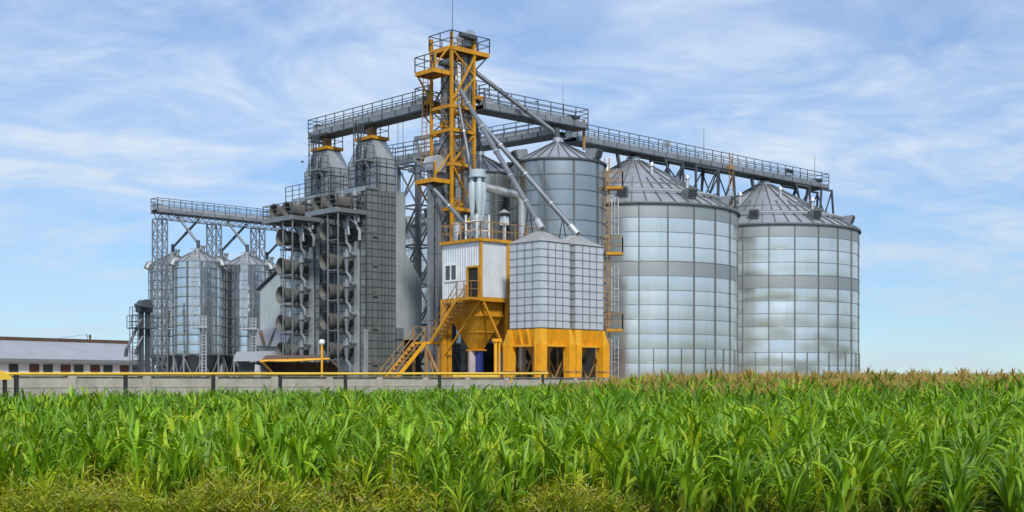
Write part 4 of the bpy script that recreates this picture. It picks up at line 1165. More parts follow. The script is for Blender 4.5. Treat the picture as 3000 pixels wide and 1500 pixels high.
# ------------------------------------------------------------------ small hopper silos on legs
HA = Vector((-30.6, 123.0, 0))
def hopper_silo(label):
    r, zc, ze, za = 2.33, 4.6, 13.55, 14.75
    t = thing('hopper_silo', label, 'hopper silo', HA, 0, group='small hopper silos on legs')
    ph = math.atan2(-HA.y, -HA.x)
    ring, nseg = .92, 10
    mat = galv_round('hopper_silo_sheets', (0.72, 0.75, 0.77), nseg, ring, zc - 10 * ring, ph + R_(10), .17, .97, .14, .05, .15)
    n = 60
    zs = []
    z = zc
    while z < ze - .3: zs.append(z); z += ring
    zs.append(ze)
    MB().lathe([(r, z) for z in zs], n).build('wall', mat, t)
    s = MB()
    for z in zs: s.lathe([(r + .003, z - .05), (r + .06, z - .04), (r + .06, z + .04), (r + .003, z + .05)], n)
    for k in range(nseg):
        aa = ph + R_(10) + 2 * math.pi * k / nseg
        c, sn = math.cos(aa), math.sin(aa)
        s.bar((c * (r + .04), sn * (r + .04), zc), (c * (r + .04), sn * (r + .04), ze), .12, .1, 0, ref=(c, sn, 0))
    s.build('stiffeners', 'seam', t)
    def rz(q): return ze + .02 + (r + .1 - q) * (za - ze) / (r - .2)
    ro = MB().lathe([(r + .1, ze - .06), (r + .12, ze + .03), (.3, za), (.3, za + .2), (.001, za + .22)], n).build('roof', 'roof_steel', t)
    rb = MB()
    for k in range(20):
        aa = 2 * math.pi * k / 20
        c, sn = math.cos(aa), math.sin(aa)
        rb.bar((c * (r + .12), sn * (r + .12), rz(r + .1) + .03), (c * .35, sn * .35, rz(.35) + .0), .05, .06)
    rb.build('roof_ribs', 'steel_dark', ro)
    hp = MB().lathe([(r, zc), (r * .98, zc - .1), (.3, 1.5), (.3, 1.2)], 40).build('hopper', 'steel_dark', t)
    for k in range(8):
        aa = ph + R_(10 + 45 * k)
        c, sn = math.cos(aa), math.sin(aa)
        MB().bar((c * r, sn * r, 0), (c * r, sn * r, zc + .1), .16, .16).build('leg', 'steel', t)
    b = MB()
    for k in range(8):
        a0, a1 = ph + R_(10 + 45 * k), ph + R_(10 + 45 * (k + 1))
        p, q = Vector((math.cos(a0) * r, math.sin(a0) * r, 0)), Vector((math.cos(a1) * r, math.sin(a1) * r, 0))
        up = Vector((0, 0, 1))
        b.bar(p + up * .4, q + up * (zc - .3), .09); b.bar(q + up * .4, p + up * (zc - .3), .09); b.bar(p + up * (zc - .05), q + up * (zc - .05), .2); b.bar(p + up * .35, q + up * .35, .1)
    b.build('leg_bracing', 'steel', t)
    # caged ladder down the front, with an offset lower flight
    a0 = ph - R_(8)
    e1, e2 = Vector((math.cos(a0), math.sin(a0), 0)), Vector((-math.sin(a0), math.cos(a0), 0))
    up = Vector((0, 0, 1))
    ld = MB()
    o = e1 * (r + .22)
    ld.ladder(o + up * 7.2, o + up * (ze + 1.1), e2, .42, .3, .028).cage(o + up * 7.6, o + up * (ze + 1.1), e2, e1, .36, .8, .045)
    o2 = e1 * (r + .2) + e2 * .85
    ld.ladder(o2 + up * .3, o2 + up * 8.2, e2, .42, .3, .03).cage(o2 + up * 2.8, o2 + up * 8.2, e2, e1, .36, .9, .04)
    ld.hexa([o - e2 * .4 + up * 7.1, o + e2 * 1.3 + up * 7.1, o + e2 * 1.3 + e1 * .6 + up * 7.1, o - e2 * .4 + e1 * .6 + up * 7.1], [o - e2 * .4 + up * 7.2, o + e2 * 1.3 + up * 7.2, o + e2 * 1.3 + e1 * .6 + up * 7.2, o - e2 * .4 + e1 * .6 + up * 7.2])
    ld.build('ladder', 'steel_light', t)
    for da in (62, -68, 150):
        aa = ph + R_(da)
        e1, e2 = Vector((math.cos(aa), math.sin(aa), 0)), Vector((-math.sin(aa), math.cos(aa), 0))
        p = e1 * (r - .1) + up * (ze - .05)
        MB().path([p - e1 * .2 + up * .25, p + e1 * .2 + up * .1, p + e1 * .42 - up * .35], [.30, .35, .37], 14).build('roof_vent', 'steel', t)
    MB().tube((.6, -.5, rz(.8)), (.6, -.5, rz(.8) + .55), .16, n=10).tube((.6, -.5, rz(.8) + .5), (.6, -.5, rz(.8) + .7), .26, n=10).build('roof_cowl', 'steel', t)
    return t
h0 = hopper_silo('small round silo on legs, nearest of the left group, right of the lattice tower')
hl = ['small round silo on legs just left of the grey shed',
      'small round leg silo hidden behind the grey shed and the far dryer',
      'small round silo behind the left lattice tower, left of the nearest leg silo',
      'small round silo of the back row, roof peeking between the two front leg silos',
      'small round leg silo whose roof shows over the shed beside the far dryer']
for (i, j), lab in zip(((1, 0), (2, 0), (0, 1), (1, 1), (2, 1)), hl):
    c = copy_tree(h0)
    c.location = HA + uR * (5.5 * i) + uL * (5.0 * j)
    c['label'] = lab

# conveyor E with its lattice towers and spouts
MID = HA + uL * 2.5
E0 = MID - uR * 3.35; E1 = MID + uR * 14.0
gE, LE = gallery('conveyor_gallery', 'left walkway conveyor on lattice towers above the small leg silos', 'conveyor gallery', E0[:2], E1[:2], 18.45, 1.3, deck=.3)
tr = MB()
n = 22
for s in (-.55, .55):
    tr.bar((.2, s, 17.85), (LE - .2, s, 17.85), .08, .08)
    for k in range(n):
        x0 = .2 + (LE - .4) * k / n; x1 = .2 + (LE - .4) * (k + 1) / n; xm = (x0 + x1) / 2
        tr.bar((x0, s, 18.4), (xm, s, 17.85), .06, .06); tr.bar((xm, s, 17.85), (x1, s, 18.4), .06, .06)
tr.build('under_truss', 'steel', gE)
for s, lab in ((-2.75, 'leftmost grey lattice tower carrying the end of the left walkway'), (3.2, 'grey lattice tower rising between the small leg silos'), (8.3, 'grey lattice tower right of the small leg silos, beside the far dryer')):
    q = MID + uR * s
    t = thing('lattice_tower', lab, 'lattice tower', (q.x, q.y, 0), group='lattice towers under the left walkway')
    f = MB().lattice(-.52, .52, -.52, .52, 0, 17.8, 11, .105, .055); f.build('frame', 'steel', t)
slab = {(0, 0): 'thin spout to the peak of the nearest leg silo', (0, 1): 'thin spout slanting left to the leg silo behind the lattice tower', (1, 0): 'thin spout to the peak of the middle leg silo', (1, 1): 'thin spout slanting to the back-row leg silo in the gap',
        (2, 0): 'thin spout to the peak of the leg silo over the shed', (2, 1): 'thin spout slanting down left of the far dryer balcony'}
for (i, j), lab in slab.items():
    top = HA + uR * 5.5 * i
    q0 = MID + uR * (5.5 * i + (1.6 if j else -.9)); q0 = q0 + uL * (.15 if j else -.15); q0.z = 18.2
    q1 = HA + uR * 5.5 * i + uL * 5.0 * j; q1.z = 14.95
    spout(lab + ' under the left walkway', [q0, q1 + Vector((0, 0, .5)), q1], .13, 'spout_dark', False)

# small elevator at the far left
q = P(423, 1100, 118)
e = elevator('small dark twin-leg bucket elevator with caged ladder left of the leg silos', (q[0], q[1], 0), 9.6, .36, .62, True, .5, SITE, 'steel_dark', 'steel_dark')
m = MB().box(-1.3, .9, -.9, .9, 6.9, 7.0); m.build('platform', 'steel_dark', e)
MB().rails([(-1.3, -.9, 7), (.9, -.9, 7), (.9, .9, 7), (-1.3, .9, 7), (-1.3, -.9, 7)], 1.1, 1.1, .05).build('handrail', 'rail', e)
lx_ = loc_of(e, P(396, 1000, 118)); 
MB().ladder((lx_.x, lx_.y, 0), (lx_.x, lx_.y, 8.9), (.7, -.7, 0), .5, .32, .03).cage((lx_.x, lx_.y, 2.2), (lx_.x, lx_.y, 8.9), (.7, -.7, 0), (-.7, -.7, 0), .45, .8, .045).build('ladder', 'rail', e)
spout('dark spout bent down from the small left elevator in front of the barn', [P(414, 935, 117.6), P(372, 1020, 117), P(368, 1045, 117)], .13, 'spout_dark', False)
spout('short dark spout on the right foot of the small left elevator', [P(418, 985, 117.6), P(404, 1012, 117), P(398, 1040, 117)], .11, 'spout_dark', False)

# ------------------------------------------------------------------ barn, pole, sheds
def barn():
    a = Vector(P(-60, 1100, 134)[:2]); b = Vector(P(432, 1100, 152)[:2])
    d = (b - a); L = d.length
    t = thing('barn', 'long low barn with pinkish wall, small square windows and pale roof at the left', 'barn', (a.x, a.y), math.atan2(d.y, d.x))
    Wd = 9.0
    MB().box(0, L, 0, Wd, 0, 4.15).build('wall', 'barn_wall', t)
    r = MB()
    r.prism([(-.7, 4.32), (Wd / 2, 6.5), (Wd + .7, 4.32), (Wd + .7, 4.45), (Wd / 2, 6.68), (-.7, 4.45)], -.6, L + .6, lambda u, v, q: (q, u, v))
    roof = r.build('roof', 'barn_roof', t)
    MB().box(-.62, L + .62, -.78, -.702, 4.1, 4.48).box(-.6, L + .6, -.7, 0, 4.155, 4.3).build('eaves_board', 'fascia_grey', roof)
    MB().box(-.62, L + .62, Wd / 2 - .18, Wd / 2 + .18, 6.62, 7.02).build('ridge_cap', 'brown', roof)
    pxs = [(27, 52), (87, 113), (128, 153), (179, 205), (218, 243), (266, 291), (304, 328), (353, 376), (389, 413)]
    for i, (u, v) in enumerate(pxs):
        def hit(px):
            k = (px - 1500) / FOC
            dx, dy = d.x / L, d.y / L
            return (k * a.y - a.x) / (dx - k * dy)
        x0, x1 = hit(u), hit(v)
        w = MB().box(x0 - .06, x1 + .06, -.045, -.005, 2.98, 3.9).build('window', 'brown' if i % 2 else 'steel_dark', t)
        MB().box(x0 + .04, x1 - .04, -.055, -.048, 3.06, 3.83).build('pane', 'rust_red' if i % 2 else 'dark_glass', w)
    MB().box(0, L, -.12, -.01, 0, .5).build('plinth', 'concrete', t)
barn()
q = P(264, 1100, 160)
t = thing('utility_pole', 'dark wooden utility pole sticking up behind the barn roof', 'pole', (q[0], q[1]), 0)
MB().tube((0, 0, 0), (0, 0, 7.95), .17, .12, 10).build('mast', 'brown', t)
MB().bar((-.5, 0, 7.75), (.2, 0, 7.75), .08).tube((-.45, 0, 7.75), (-.45, 0, 8.0), .05, n=8).tube((-.2, 0, 6.9), (-.35, 0, 7.6), .04, n=8).build('crossarm', 'brown', t)
w = MB(); pts = [loc_of(t, (q[0] - .45, q[1], 8.0)).lerp(Vector((-14, -4, 6.3)), k / 8) - Vector((0, 0, .25 * math.sin(math.pi * k / 8))) for k in range(9)]
w.path(pts, .02, 5); w.build('cable', 'steel_dark', t)

def shed():
    c = P(762, 1100, 112)
    t = thing('metal_shed', 'grey-blue metal gabled shed between the leg silos and the far dryer', 'shed', (c[0], c[1]), SITE)
    # local: y from 0 (far left corner) to -6.4 (near), x away to the right
    Y1, X1, ze, zr = -6.4, 5.0, 10.1, 11.6
    def top(q): return ze + (zr - ze) * min(1, q / 3.2) if q < 3.2 else zr - (zr - ze) * (q - 3.2) / 3.2
    w = MB().corr((0, 0), (0, -3.2), 3.8, lambda q: ze + (zr - ze) * q / 3.2, .3, .03, nrm=(-1, 0)).corr((0, -3.2), (0, Y1), 3.8, lambda q: zr - (zr - ze) * q / 3.2, .3, .03, nrm=(-1, 0))
    w.prism([(0, 0), (Y1, 0), (Y1, ze), (-3.2, zr), (0, ze)], .05, X1, lambda u, v, q: (q, u, v))
    w.box(-.05, .04, Y1, 0, 0, 3.75)
    w.build('wall', 'shed', t, smooth=False)
    r = MB().prism([(.3, ze - .05), (-3.2, zr + .1), (Y1 - .3, ze - .05), (Y1 - .3, ze + .1), (-3.2, zr + .26), (.3, ze + .1)], -.25, X1 + .3, lambda u, v, q: (q, u, v))
    r.build('roof', 'steel_dark', t)
    ch = MB().hexa([(-.9, -2.6, 5.1), (-.06, -2.6, 4.9), (-.06, -.6, 4.9), (-.9, -.6, 5.1)], [(-.35, -2.9, 6.6), (-.06, -2.9, 6.6), (-.06, -.2, 6.6), (-.35, -.2, 6.6)])
    ch.hexa([(-.95, -5.4, 5.0), (-.06, -5.4, 4.9), (-.06, -3.2, 4.9), (-.95, -3.2, 5.0)], [(-.3, -5.8, 6.5), (-.06, -5.8, 6.5), (-.06, -3.0, 6.5), (-.3, -3.0, 6.5)])
    ch.build('chute', 'bin_roof', t)
    dg = MB(); dg.bar((-.42, -.9, 6.45), (-.8, -2.2, 5.2), .55, .08); dg.build('chute_board', 'wood', t)
    MB().box(-.09, -.045, -5.3, -4.7, 7.4, 8.0).build('notice_plate', 'white', t)
shed()
def leanto():
    c = P(700, 1100, 104)
    t = thing('low_lean_to', 'low dark lean-to with grey sheet roof in front of the grey shed', 'lean-to', (c[0], c[1]), R_(14))
    MB().corr((0, 0), (3.2, 0), 0, 3.55, .3, .04, nrm=(0, -1)).box(0, 3.2, .05, 3, 0, 3.5).build('wall', 'steel_dark', t, smooth=False)
    MB().hexa([(-.5, -.9, 3.62), (3.4, -.9, 3.7), (3.4, 3.2, 4.5), (-.1, 3.2, 4.42)], [(-.5, -.9, 3.7), (3.4, -.9, 3.78), (3.4, 3.2, 4.58), (-.1, 3.2, 4.5)]).build('roof', 'steel_light', t)
leanto()

def dump_canopy():
    Y = 84.0
    c = P(782, 1100, Y)
    t = thing('dump_canopy', 'brown truck-unloading canopy with yellow front beam behind the wall', 'canopy', (c[0], c[1]), R_(8))
    L = 4.1
    zf, zb = 3.32, 3.72
    r = MB()
    # tilted top sheet
    r.hexa([(-.35, .0, zf), (L, .0, zf + .12), (L - .3, 3.2, zb), (-.2, 3.2, zb)], [(-.35, .0, zf + .06), (L, .0, zf + .18), (L - .3, 3.2, zb + .06), (-.2, 3.2, zb + .06)])
    r.hexa([(L + .02, 0, zf + .12), (L + 1.7, .3, 1.75), (L + 1.5, 3.2, 1.95), (L - .28, 3.2, zb)], [(L + .05, 0, zf + .18), (L + 1.76, .3, 1.81), (L + 1.56, 3.2, 2.01), (L - .22, 3.2, zb + .06)])
    r.hexa([(-.38, .1, zf), (-.2, 3.2, zb), (1.2, 3.2, 1.6), (.9, 1.6, 1.9)], [(-.44, .1, zf + .02), (-.26, 3.2, zb + .02), (1.14, 3.2, 1.62), (.84, 1.6, 1.92)])
    r.build('roof_sheet', 'wood', t)
    b = MB()
    b.path([(-.45, -.08, zf - .05), (.1, -.08, zf + .02), (1.4, -.1, zf + .0), (2.6, -.08, zf + .06), (L + .05, -.08, zf + .16)], .055, 8)
    b.bar((-.4, -.06, zf + .02), (L, -.06, zf + .15), .05, .12)
    b.bar((-.35, 0, zf), (.9, 1.6, 1.9), .1)
    b.build('front_beam', 'yellow_new', t)
    p = MB()
    for x, y in ((0.2, 3.0), (L - .5, 3.0), (2.0, 3.0)): p.bar((x, y, 0), (x, y, zb), .14)
    p.bar((.2, 3.05, 2.2), (L - .5, 3.05, 2.2), .1); p.bar((.2, 3.05, 2.5), (L - .5, 3.05, 2.5), .08)
    p.build('post', 'brown', t)
    MB().box(-.2, L + .6, 3.15, 3.25, 0, 3.3).build('back_wall', 'brown', t)
    MB().hexa([(-.9, .3, 1.2), (-.3, .3, 1.2), (-.2, .9, 1.2), (-.8, .9, 1.2)], [(-.8, .3, 3.1), (-.5, .3, 3.0), (-.4, .7, 3.0), (-.7, .7, 3.1)]).build('tarpaulin', 'tarp', t)
dump_canopy()

q = P(943, 1100, 72)
t = thing('globe_lamp', 'white globe lamp on a thin yellow pole in front of the dryers', 'street lamp', (q[0], q[1]), 0)
MB().tube((0, 0, 0), (0, 0, 4.05), .06, n=12).tube((0, 0, 0), (0, 0, .35), .1, n=12).build('pole', 'yellow_new', t)
MB().lathe([(.001, 4.0)] + [(.17 * math.sin(math.pi * k / 12), 4.19 - .17 * math.cos(math.pi * k / 12)) for k in range(1, 12)] + [(.001, 4.36)], 20).build('globe', 'white_glass', t)

# ------------------------------------------------------------------ perimeter wall and gas pipe
WD = Vector((0.6, 0.8)); W0 = Vector((-15.1, 41.7))
def wall():
    t0 = -13.0
    o = W0 + WD * t0
    t = thing('concrete_wall', 'low grey concrete panel wall behind the corn, brown stained top edge', 'wall', (o.x, o.y), math.atan2(WD.y, WD.x))
    top = 2.16
    pitch = 3.0
    L = 51.0
    n = int(L / pitch)
    # first posts measured at t=3.55 (px 280): keep phase
    ph0 = (3.55 - t0) % pitch
    x = ph0 - pitch
    while x < L:
        p = MB().box(x - .16, x + .16, -.15, .15, 0, top - .05).box(x - .09, x + .09, -.19, -.151, 0, top - .08).build('post', 'concrete', t)
        pn = MB().box(x + .16, x + pitch - .16, -.06, .06, 0, top - .06)
        for z in (.55, 1.15, 1.72): pn.box(x + .165, x + pitch - .165, -.075, -.061, z, z + .04)
        pn.build('panel', 'concrete', t)
        MB().box(x - pitch / 2 + .02, x + pitch / 2 - .02, -.13, .13, top - .045, top).build('coping', 'coping', t)
        x += pitch
    return t
wall()
def pipe():
    def hit(px, sh=1.0):
        # wall line shifted towards the camera
        ox, oy = W0.x + WD.y * sh, W0.y - WD.x * sh
        k = (px - 1500) / FOC
        s = (k * oy - ox) / (WD.x - k * WD.y)
        return Vector((ox + WD.x * s, oy + WD.y * s, 0))
    a, b = hit(-120), hit(1602)
    t = thing('gas_pipe', 'thin yellow gas pipe on black posts running along the concrete wall', 'pipe', (a.x, a.y), math.atan2(WD.y, WD.x))
    L = (b - a).length
    z0, z1 = CAM_H + 24.3 / FOC * a.y, CAM_H + 25.3 / FOC * b.y
    MB().path([(0, 0, z0), (L, 0, z1)], [.05, .062], 14).build('pipe', 'yellow_pipe', t)
    ex = (hit(1521) - a).length
    ends = MB().path([(ex, 0, z1 - .03), (ex, .35, z1 - .1), (ex, .45, z1 - .25), (ex, .45, z1 - .5)], .05, 10)
    ends.tube((L - .03, 0, z1), (L + .04, 0, z1), .075, n=12); ends.build('elbow', 'yellow_pipe', t)
    for px in (48, 368, 625, 821, 1012, 1288, 1590):
        s = (hit(px) - a).length
        z = z0 + (z1 - z0) * s / L
        MB().box(s - .055, s + .055, -.05, .05, 0, z - .055).box(s - .075, s + .075, -.02, .02, z - .07, z - .02).build('post', 'post', t)
pipe()
# yellow sheet hood at the left edge, over the wall
def hood():
    a = P(-82, 1100, 38.2)
    t = thing('yellow_tank_hood', 'yellow rounded metal hood beside the wall at the left edge', 'metal hood', (a[0], a[1]), math.atan2(WD.y, WD.x) - R_(6))
    m = MB()
    n = 10
    prof = [(u, 2.42 - .02 * 0) for u in ()]
    pts = [(-.9, 1.98), (1.06, 1.98), (1.16, 2.03), (1.0, 2.16), (.72, 2.29), (.42, 2.38), (.05, 2.42), (-.9, 2.44)]
    m.prism(pts, -.25, .75, lambda u, v, q: (u, q, v))
    m.build('hood', 'yellow_pipe', t)
    l = MB()
    for x in (-.7, .95): l.box(x - .05, x + .05, -.2, -.1, 0, 1.978); l.box(x - .05, x + .05, .6, .7, 0, 1.978)
    l.build('leg', 'post', t)
    MB().box(-.85, .7, -.12, -.05, .6, 1.75).box(-.85, .72, -.14, -.13, 1.72, 1.78).build('panel', 'concrete', t)
hood()
q0, q1 = P(1327, 1100, 68.0), P(1460, 1100, 68.6)
t = thing('yellow_weighbridge_rail', 'low yellow steel side beam just above the wall below the hoppers', 'steel beam', (q0[0], q0[1]), math.atan2(q1[1] - q0[1], q1[0] - q0[0]))
Lq = math.hypot(q1[0] - q0[0], q1[1] - q0[1])
m = MB().box(0, Lq, 0, .25, 2.0, 2.35)
m.build('beam', 'yellow_pipe', t)
MB().box(.1, .25, .05, .2, 0, 2.0).box(Lq - .25, Lq - .1, .05, .2, 0, 2.0).build('leg', 'post', t)
# two yellow pipe bollards with caps before the cabin leg
for px, lab, w in ((1452, 'thicker yellow pole with flat cap beside the yellow hopper frame', .11), (1463, 'thinner yellow pole with flat cap next to the thicker one', .06)):
    q = P(px, 1100, 79.5)
    t = thing('yellow_pole', lab, 'pole', (q[0], q[1]))
    MB().tube((0, 0, 0), (0, 0, 4.5), w, n=12).build('mast', 'yellow_new', t)
    MB().box(-w - .05, w + .05, -w - .05, w + .05, 4.45, 4.65).build('cap', 'yellow_new', t)

# lightning rods on the galleries
for px, y0, y1, Y, lab in ((1649, 250, 335, 97.3, 'thin lightning rod at the end of the short upper walkway'), (2062, 375, 455, 109.5, 'thin lightning rod halfway along the long right walkway'), (2387, 455, 520, 116.0, 'thin lightning rod near the far end of the long right walkway')):
    a, b = P(px, y0, Y), P(px, y1, Y)
    o = MB().tube((0, 0, -.6), (0, 0, a[2] - b[2]), .045, .02, 6).build('lightning_rod', 'steel', None)
    o.location = b
    tag(o, lab, 'lightning rod')

# two small birds
for px, py, lab in ((1572, 299, 'tiny dark bird flying above the short upper walkway'), (886, 475, 'tiny dark bird flying left of the dryers')):
    o = MB().path([(-.28, 0, 0), (-.05, 0, .02), (.15, 0, .03), (.25, 0, 0)], [.015, .07, .06, .01], 8).hexa([(-.06, .03, .02), (.1, .03, .02), (.05, .38, .16), (-.06, .36, .16)], [(-.06, .03, .04), (.1, .03, .04), (.05, .38, .175), (-.06, .36, .175)]).hexa([(-.06, -.03, .02), (.1, -.03, .02), (.05, -.38, .16), (-.06, -.36, .16)], [(-.06, -.03, .04), (.1, -.03, .04), (.05, -.38, .175), (-.06, -.36, .175)]).build('bird', 'post')
    o.location = P(px, py, 88); o.rotation_euler = (.2, 0, .4); o.scale = (.55, .55, .55)
    tag(o, lab, 'bird')

# ------------------------------------------------------------------ corn
def corn_mat():
    m, T, b = principled('corn_leaf')
    at = T.n('ShaderNodeAttribute', attribute_name='col')
    nt = m.node_tree
    oi = T.n('ShaderNodeObjectInfo')
    hs = T.n('ShaderNodeHueSaturation', {'Color': at.outputs[0], 'Value': T.math('ADD', T.math('MULTIPLY', oi.outputs['Random'], 0.3), .85)})
    b.inputs['Roughness'].default_value = .48
    b.inputs['Specular IOR Level'].default_value = .32
    nt.links.new(hs.outputs[0], b.inputs['Base Color'])
    tr = T.n('ShaderNodeBsdfTranslucent')
    hs2 = T.n('ShaderNodeHueSaturation', {'Color': hs.outputs[0], 'Value': 1.6, 'Saturation': 1.1, 'Hue': .485})
    nt.links.new(hs2.outputs[0], tr.inputs[0])
    mx = T.n('ShaderNodeMixShader', {0: .26, 1: b.outputs[0], 2: tr.outputs[0]})
    out = [n for n in nt.nodes if n.type == 'OUTPUT_MATERIAL'][0]
    nt.links.new(mx.outputs[0], out.inputs[0])
    return m
CORN = corn_mat()
rng = np.random.default_rng(11)
def lerp3(a, b, t): return tuple(x + (y - x) * t for x, y in zip(a, b))
G_DARK, G_MID, G_LIGHT, G_YEL = (.036, .115, .007), (.115, .255, .010), (.27, .44, .022), (.46, .50, .020)
TAS = (.47, .35, .12)

def corn_plant(r, lod, young=0.0, tassel=False):
    """unit plant, about 1 m high; returns verts, quads, cols"""
    V, F, C = [], [], []
    def strip(pts, widths, normals, col, fold):
        b = len(V)
        for p, w, n in zip(pts, widths, normals):
            s = n
            if fold:
                V.append(p - s * w / 2 + np.array((0, 0, w * .16))); V.append(p); V.append(p + s * w / 2 + np.array((0, 0, w * .16)))
                C.append(col); C.append(lerp3(col, G_LIGHT, .35)); C.append(col)
            else:
                V.append(p - s * w / 2); V.append(p + s * w / 2); C.append(col); C.append(col)
        k = 3 if fold else 2
        for i in range(len(pts) - 1):
            for j in range(k - 1):
                a = b + i * k + j
                F.append((a, a + 1, a + k + 1, a + k))
    hs = r.uniform(.62, .72) if not tassel else r.uniform(.80, .90)
    # stalk
    n = {0: 5, 1: 4, 2: 3}[lod]
    rad = .019
    b = len(V)
    for z in (0, hs):
        for k in range(n):
            t = 2 * math.pi * k / n
            V.append(np.array((rad * (1 - .5 * z) * math.cos(t), rad * (1 - .5 * z) * math.sin(t), z))); C.append((.09, .15, .022))
    for k in range(n): F.append((b + k, b + (k + 1) % n, b + n + (k + 1) % n, b + n + k))
    nl = {0: 10, 1: 9, 2: 7}[lod]
    seg = {0: 7, 1: 5, 2: 4}[lod]
    az0 = r.uniform(0, 2 * math.pi)
    for i in range(nl):
        f = i / (nl - 1)
        z = .10 + (hs - .10) * f ** .85
        az = az0 + math.pi * i + r.normal(0, .35)
        L = (.50 + .36 * math.sin(math.pi * (.15 + .75 * f))) * r.uniform(.8, 1.15) * (1 if not tassel else .85 if f < .5 else .62)
        Wd = (.056 + .036 * math.sin(math.pi * min(1, f + .1))) * r.uniform(.85, 1.15)
        if f > .8: Wd *= .8
        el = R_(r.uniform(64, 82) + 7 * f)
        bend = R_(r.uniform(60, 165)) * (1.0 - .35 * f)
        if r.random() < .3: bend *= .25
        kink = r.random() < .2
        tw = r.normal(0, .5)
        p = np.array((0., 0., z))
        pts, wd, nr = [], [], []
        daz = r.normal(0, .25)
        for s in range(seg + 1):
            q = s / seg
            e = el - bend * (q ** 1.9) - (R_(50) if kink and q > .55 else 0)
            a = az + daz * q
            d = np.array((math.cos(a) * math.cos(e), math.sin(a) * math.cos(e), math.sin(e)))
            side = np.array((-math.sin(a), math.cos(a), 0))
            up = np.cross(d, side)
            an = tw * q
            nr.append(side * math.cos(an) + up * math.sin(an))
            wd.append(Wd * max(.02, min(1, .55 + 1.6 * q) * (1 - q ** 2.2) ** .8))
            pts.append(p.copy())
            p = p + d * (L / seg)
        t = r.random()
        col = lerp3(G_DARK, G_MID, min(1, t * 1.6)) if t < .62 else lerp3(G_MID, G_LIGHT, (t - .62) / .38)
        if young: col = lerp3(col, G_YEL, young * r.uniform(.4, 1))
        if f < .2 and r.random() < .5: col = lerp3(col, (.25, .20, .05), .6)
        strip(pts, wd, nr, col, lod == 0)
    if tassel:
        top = hs + .02
        for k in range(11):
            a = r.uniform(0, 2 * math.pi); sp = r.uniform(.1, .7) if k else 0
            l = r.uniform(.15, .24) * (1.35 if k == 0 else 1)
            p0 = np.array((0, 0, top + .015 * k)); d = np.array((math.cos(a) * math.sin(sp), math.sin(a) * math.sin(sp), math.cos(sp)))
            p1 = p0 + d * l * .6; p2 = p1 + (d + np.array((math.cos(a), math.sin(a), -.2)) * .25 * (k > 0)) * l * .4
            s = np.array((-math.sin(a), math.cos(a), 0))
            strip([p0, p1, p2], [.018, .024, .008], [s, s, s], lerp3(TAS, (.36, .21, .06), r.random()), False)
            s2 = np.array((math.cos(a), math.sin(a), 0))
            strip([p0, p1, p2], [.018, .022, .007], [s2, s2, s2], lerp3(TAS, (.50, .37, .12), r.random()), False)
    V = np.array(V)
    V *= r.uniform(.92, 1.06) / V[:, 2].max()
    return V, np.array(F), np.array(C)

def mesh_from(name, V, F, C, mat):
    me = bpy.data.meshes.new(name)
    nv, nf = len(V), len(F)
    me.vertices.add(nv); me.vertices.foreach_set('co', V.astype(np.float32).ravel())
    me.loops.add(nf * 4); me.loops.foreach_set('vertex_index', F.astype(np.int32).ravel())
    me.polygons.add(nf); me.polygons.foreach_set('loop_start', np.arange(0, nf * 4, 4, dtype=np.int32))
    me.polygons.foreach_set('use_smooth', np.ones(nf, dtype=bool))
    at = me.attributes.new('col', 'FLOAT_COLOR', 'POINT')
    at.data.foreach_set('color', np.concatenate([C, np.ones((nv, 1))], 1).astype(np.float32).ravel())
    me.materials.append(mat)
    me.update(calc_edges=True)
    return me

NV = 14
TPL = {(lod, ta): [corn_plant(rng, lod, 0, ta) for _ in range(NV)] for lod in (0, 1, 2) for ta in (False, True)}
TPLY = [corn_plant(rng, 0, .75, False) for _ in range(8)]

def sstep(a, b, x): 
    t = np.clip((x - a) / (b - a), 0, 1); return t * t * (3 - 2 * t)
def wall_y(x): return 41.7 + .8 * (x + 15.1) / .6
def corn_h(x, y):
    h = .98 + .34 * sstep(15.5, 21, y) + .27 * sstep(20, 36, y)
    right = sstep(-3, 9, x - (y - 45) * .05)
    return h + .48 * right * sstep(26, 50, y) + .06 * right
def tassel_p(x, y):
    return .95 * sstep(-1, 9, x + (y - 50) * .12) * sstep(32, 46, y)

# field layout: rows about 0.7 m apart, slightly skewed
pts = []
ang = R_(-24)
ca, sa = math.cos(ang), math.sin(ang)
for i in range(-300, 300):
    off_ = rng.uniform(0, .15)
    for j in range(-520, 780):
        u, v = i * .64, j * .125 + off_
        x = u * ca - v * sa; y = u * sa + v * ca
        if y < 14.2 or y > 104 or abs(x) > .46 * y + 2.0: continue
        edge = 16.4 - 2.0 * sstep(1.5, 5, x) + .45 * math.sin(x * 1.9) + .35 * math.sin(x * 4.3 + 1) + rng.uniform(0, .5)
        if x < .5: edge += 1.1 * sstep(0, 4.5, .5 - x) + .25 * math.sin(x * 3.1)
        if .2 < x < 1.4: edge += .5
        if y < edge: continue
        if x < 7.5 and y > wall_y(x) - 1.6: continue
        if 7.5 <= x < 30 and y > 93 + (x - 10) * .75: continue
        if y > 26 and rng.random() < .2: continue
        if y > 45 and rng.random() < (.6 if y > 75 else .4 if y > 60 else .25): continue
        pts.append((x + rng.normal(0, .05), y + rng.normal(0, .05)))
pts = np.array(pts)
order = np.argsort(pts[:, 1] - 0)
pts = pts[order]
N = len(pts)
near = np.array([abs(p[0]) < .415 * p[1] for p in pts])
ind = np.where(near)[0][:226]
ind_set = set(ind.tolist())
LBL = 'leafy green maize plant in the nearest rows of the field'
meshes = [mesh_from('corn_plant', *TPL[(0, False)][k], CORN) for k in range(NV)]
ymeshes = [mesh_from('corn_plant', *TPLY[k], CORN) for k in range(8)]
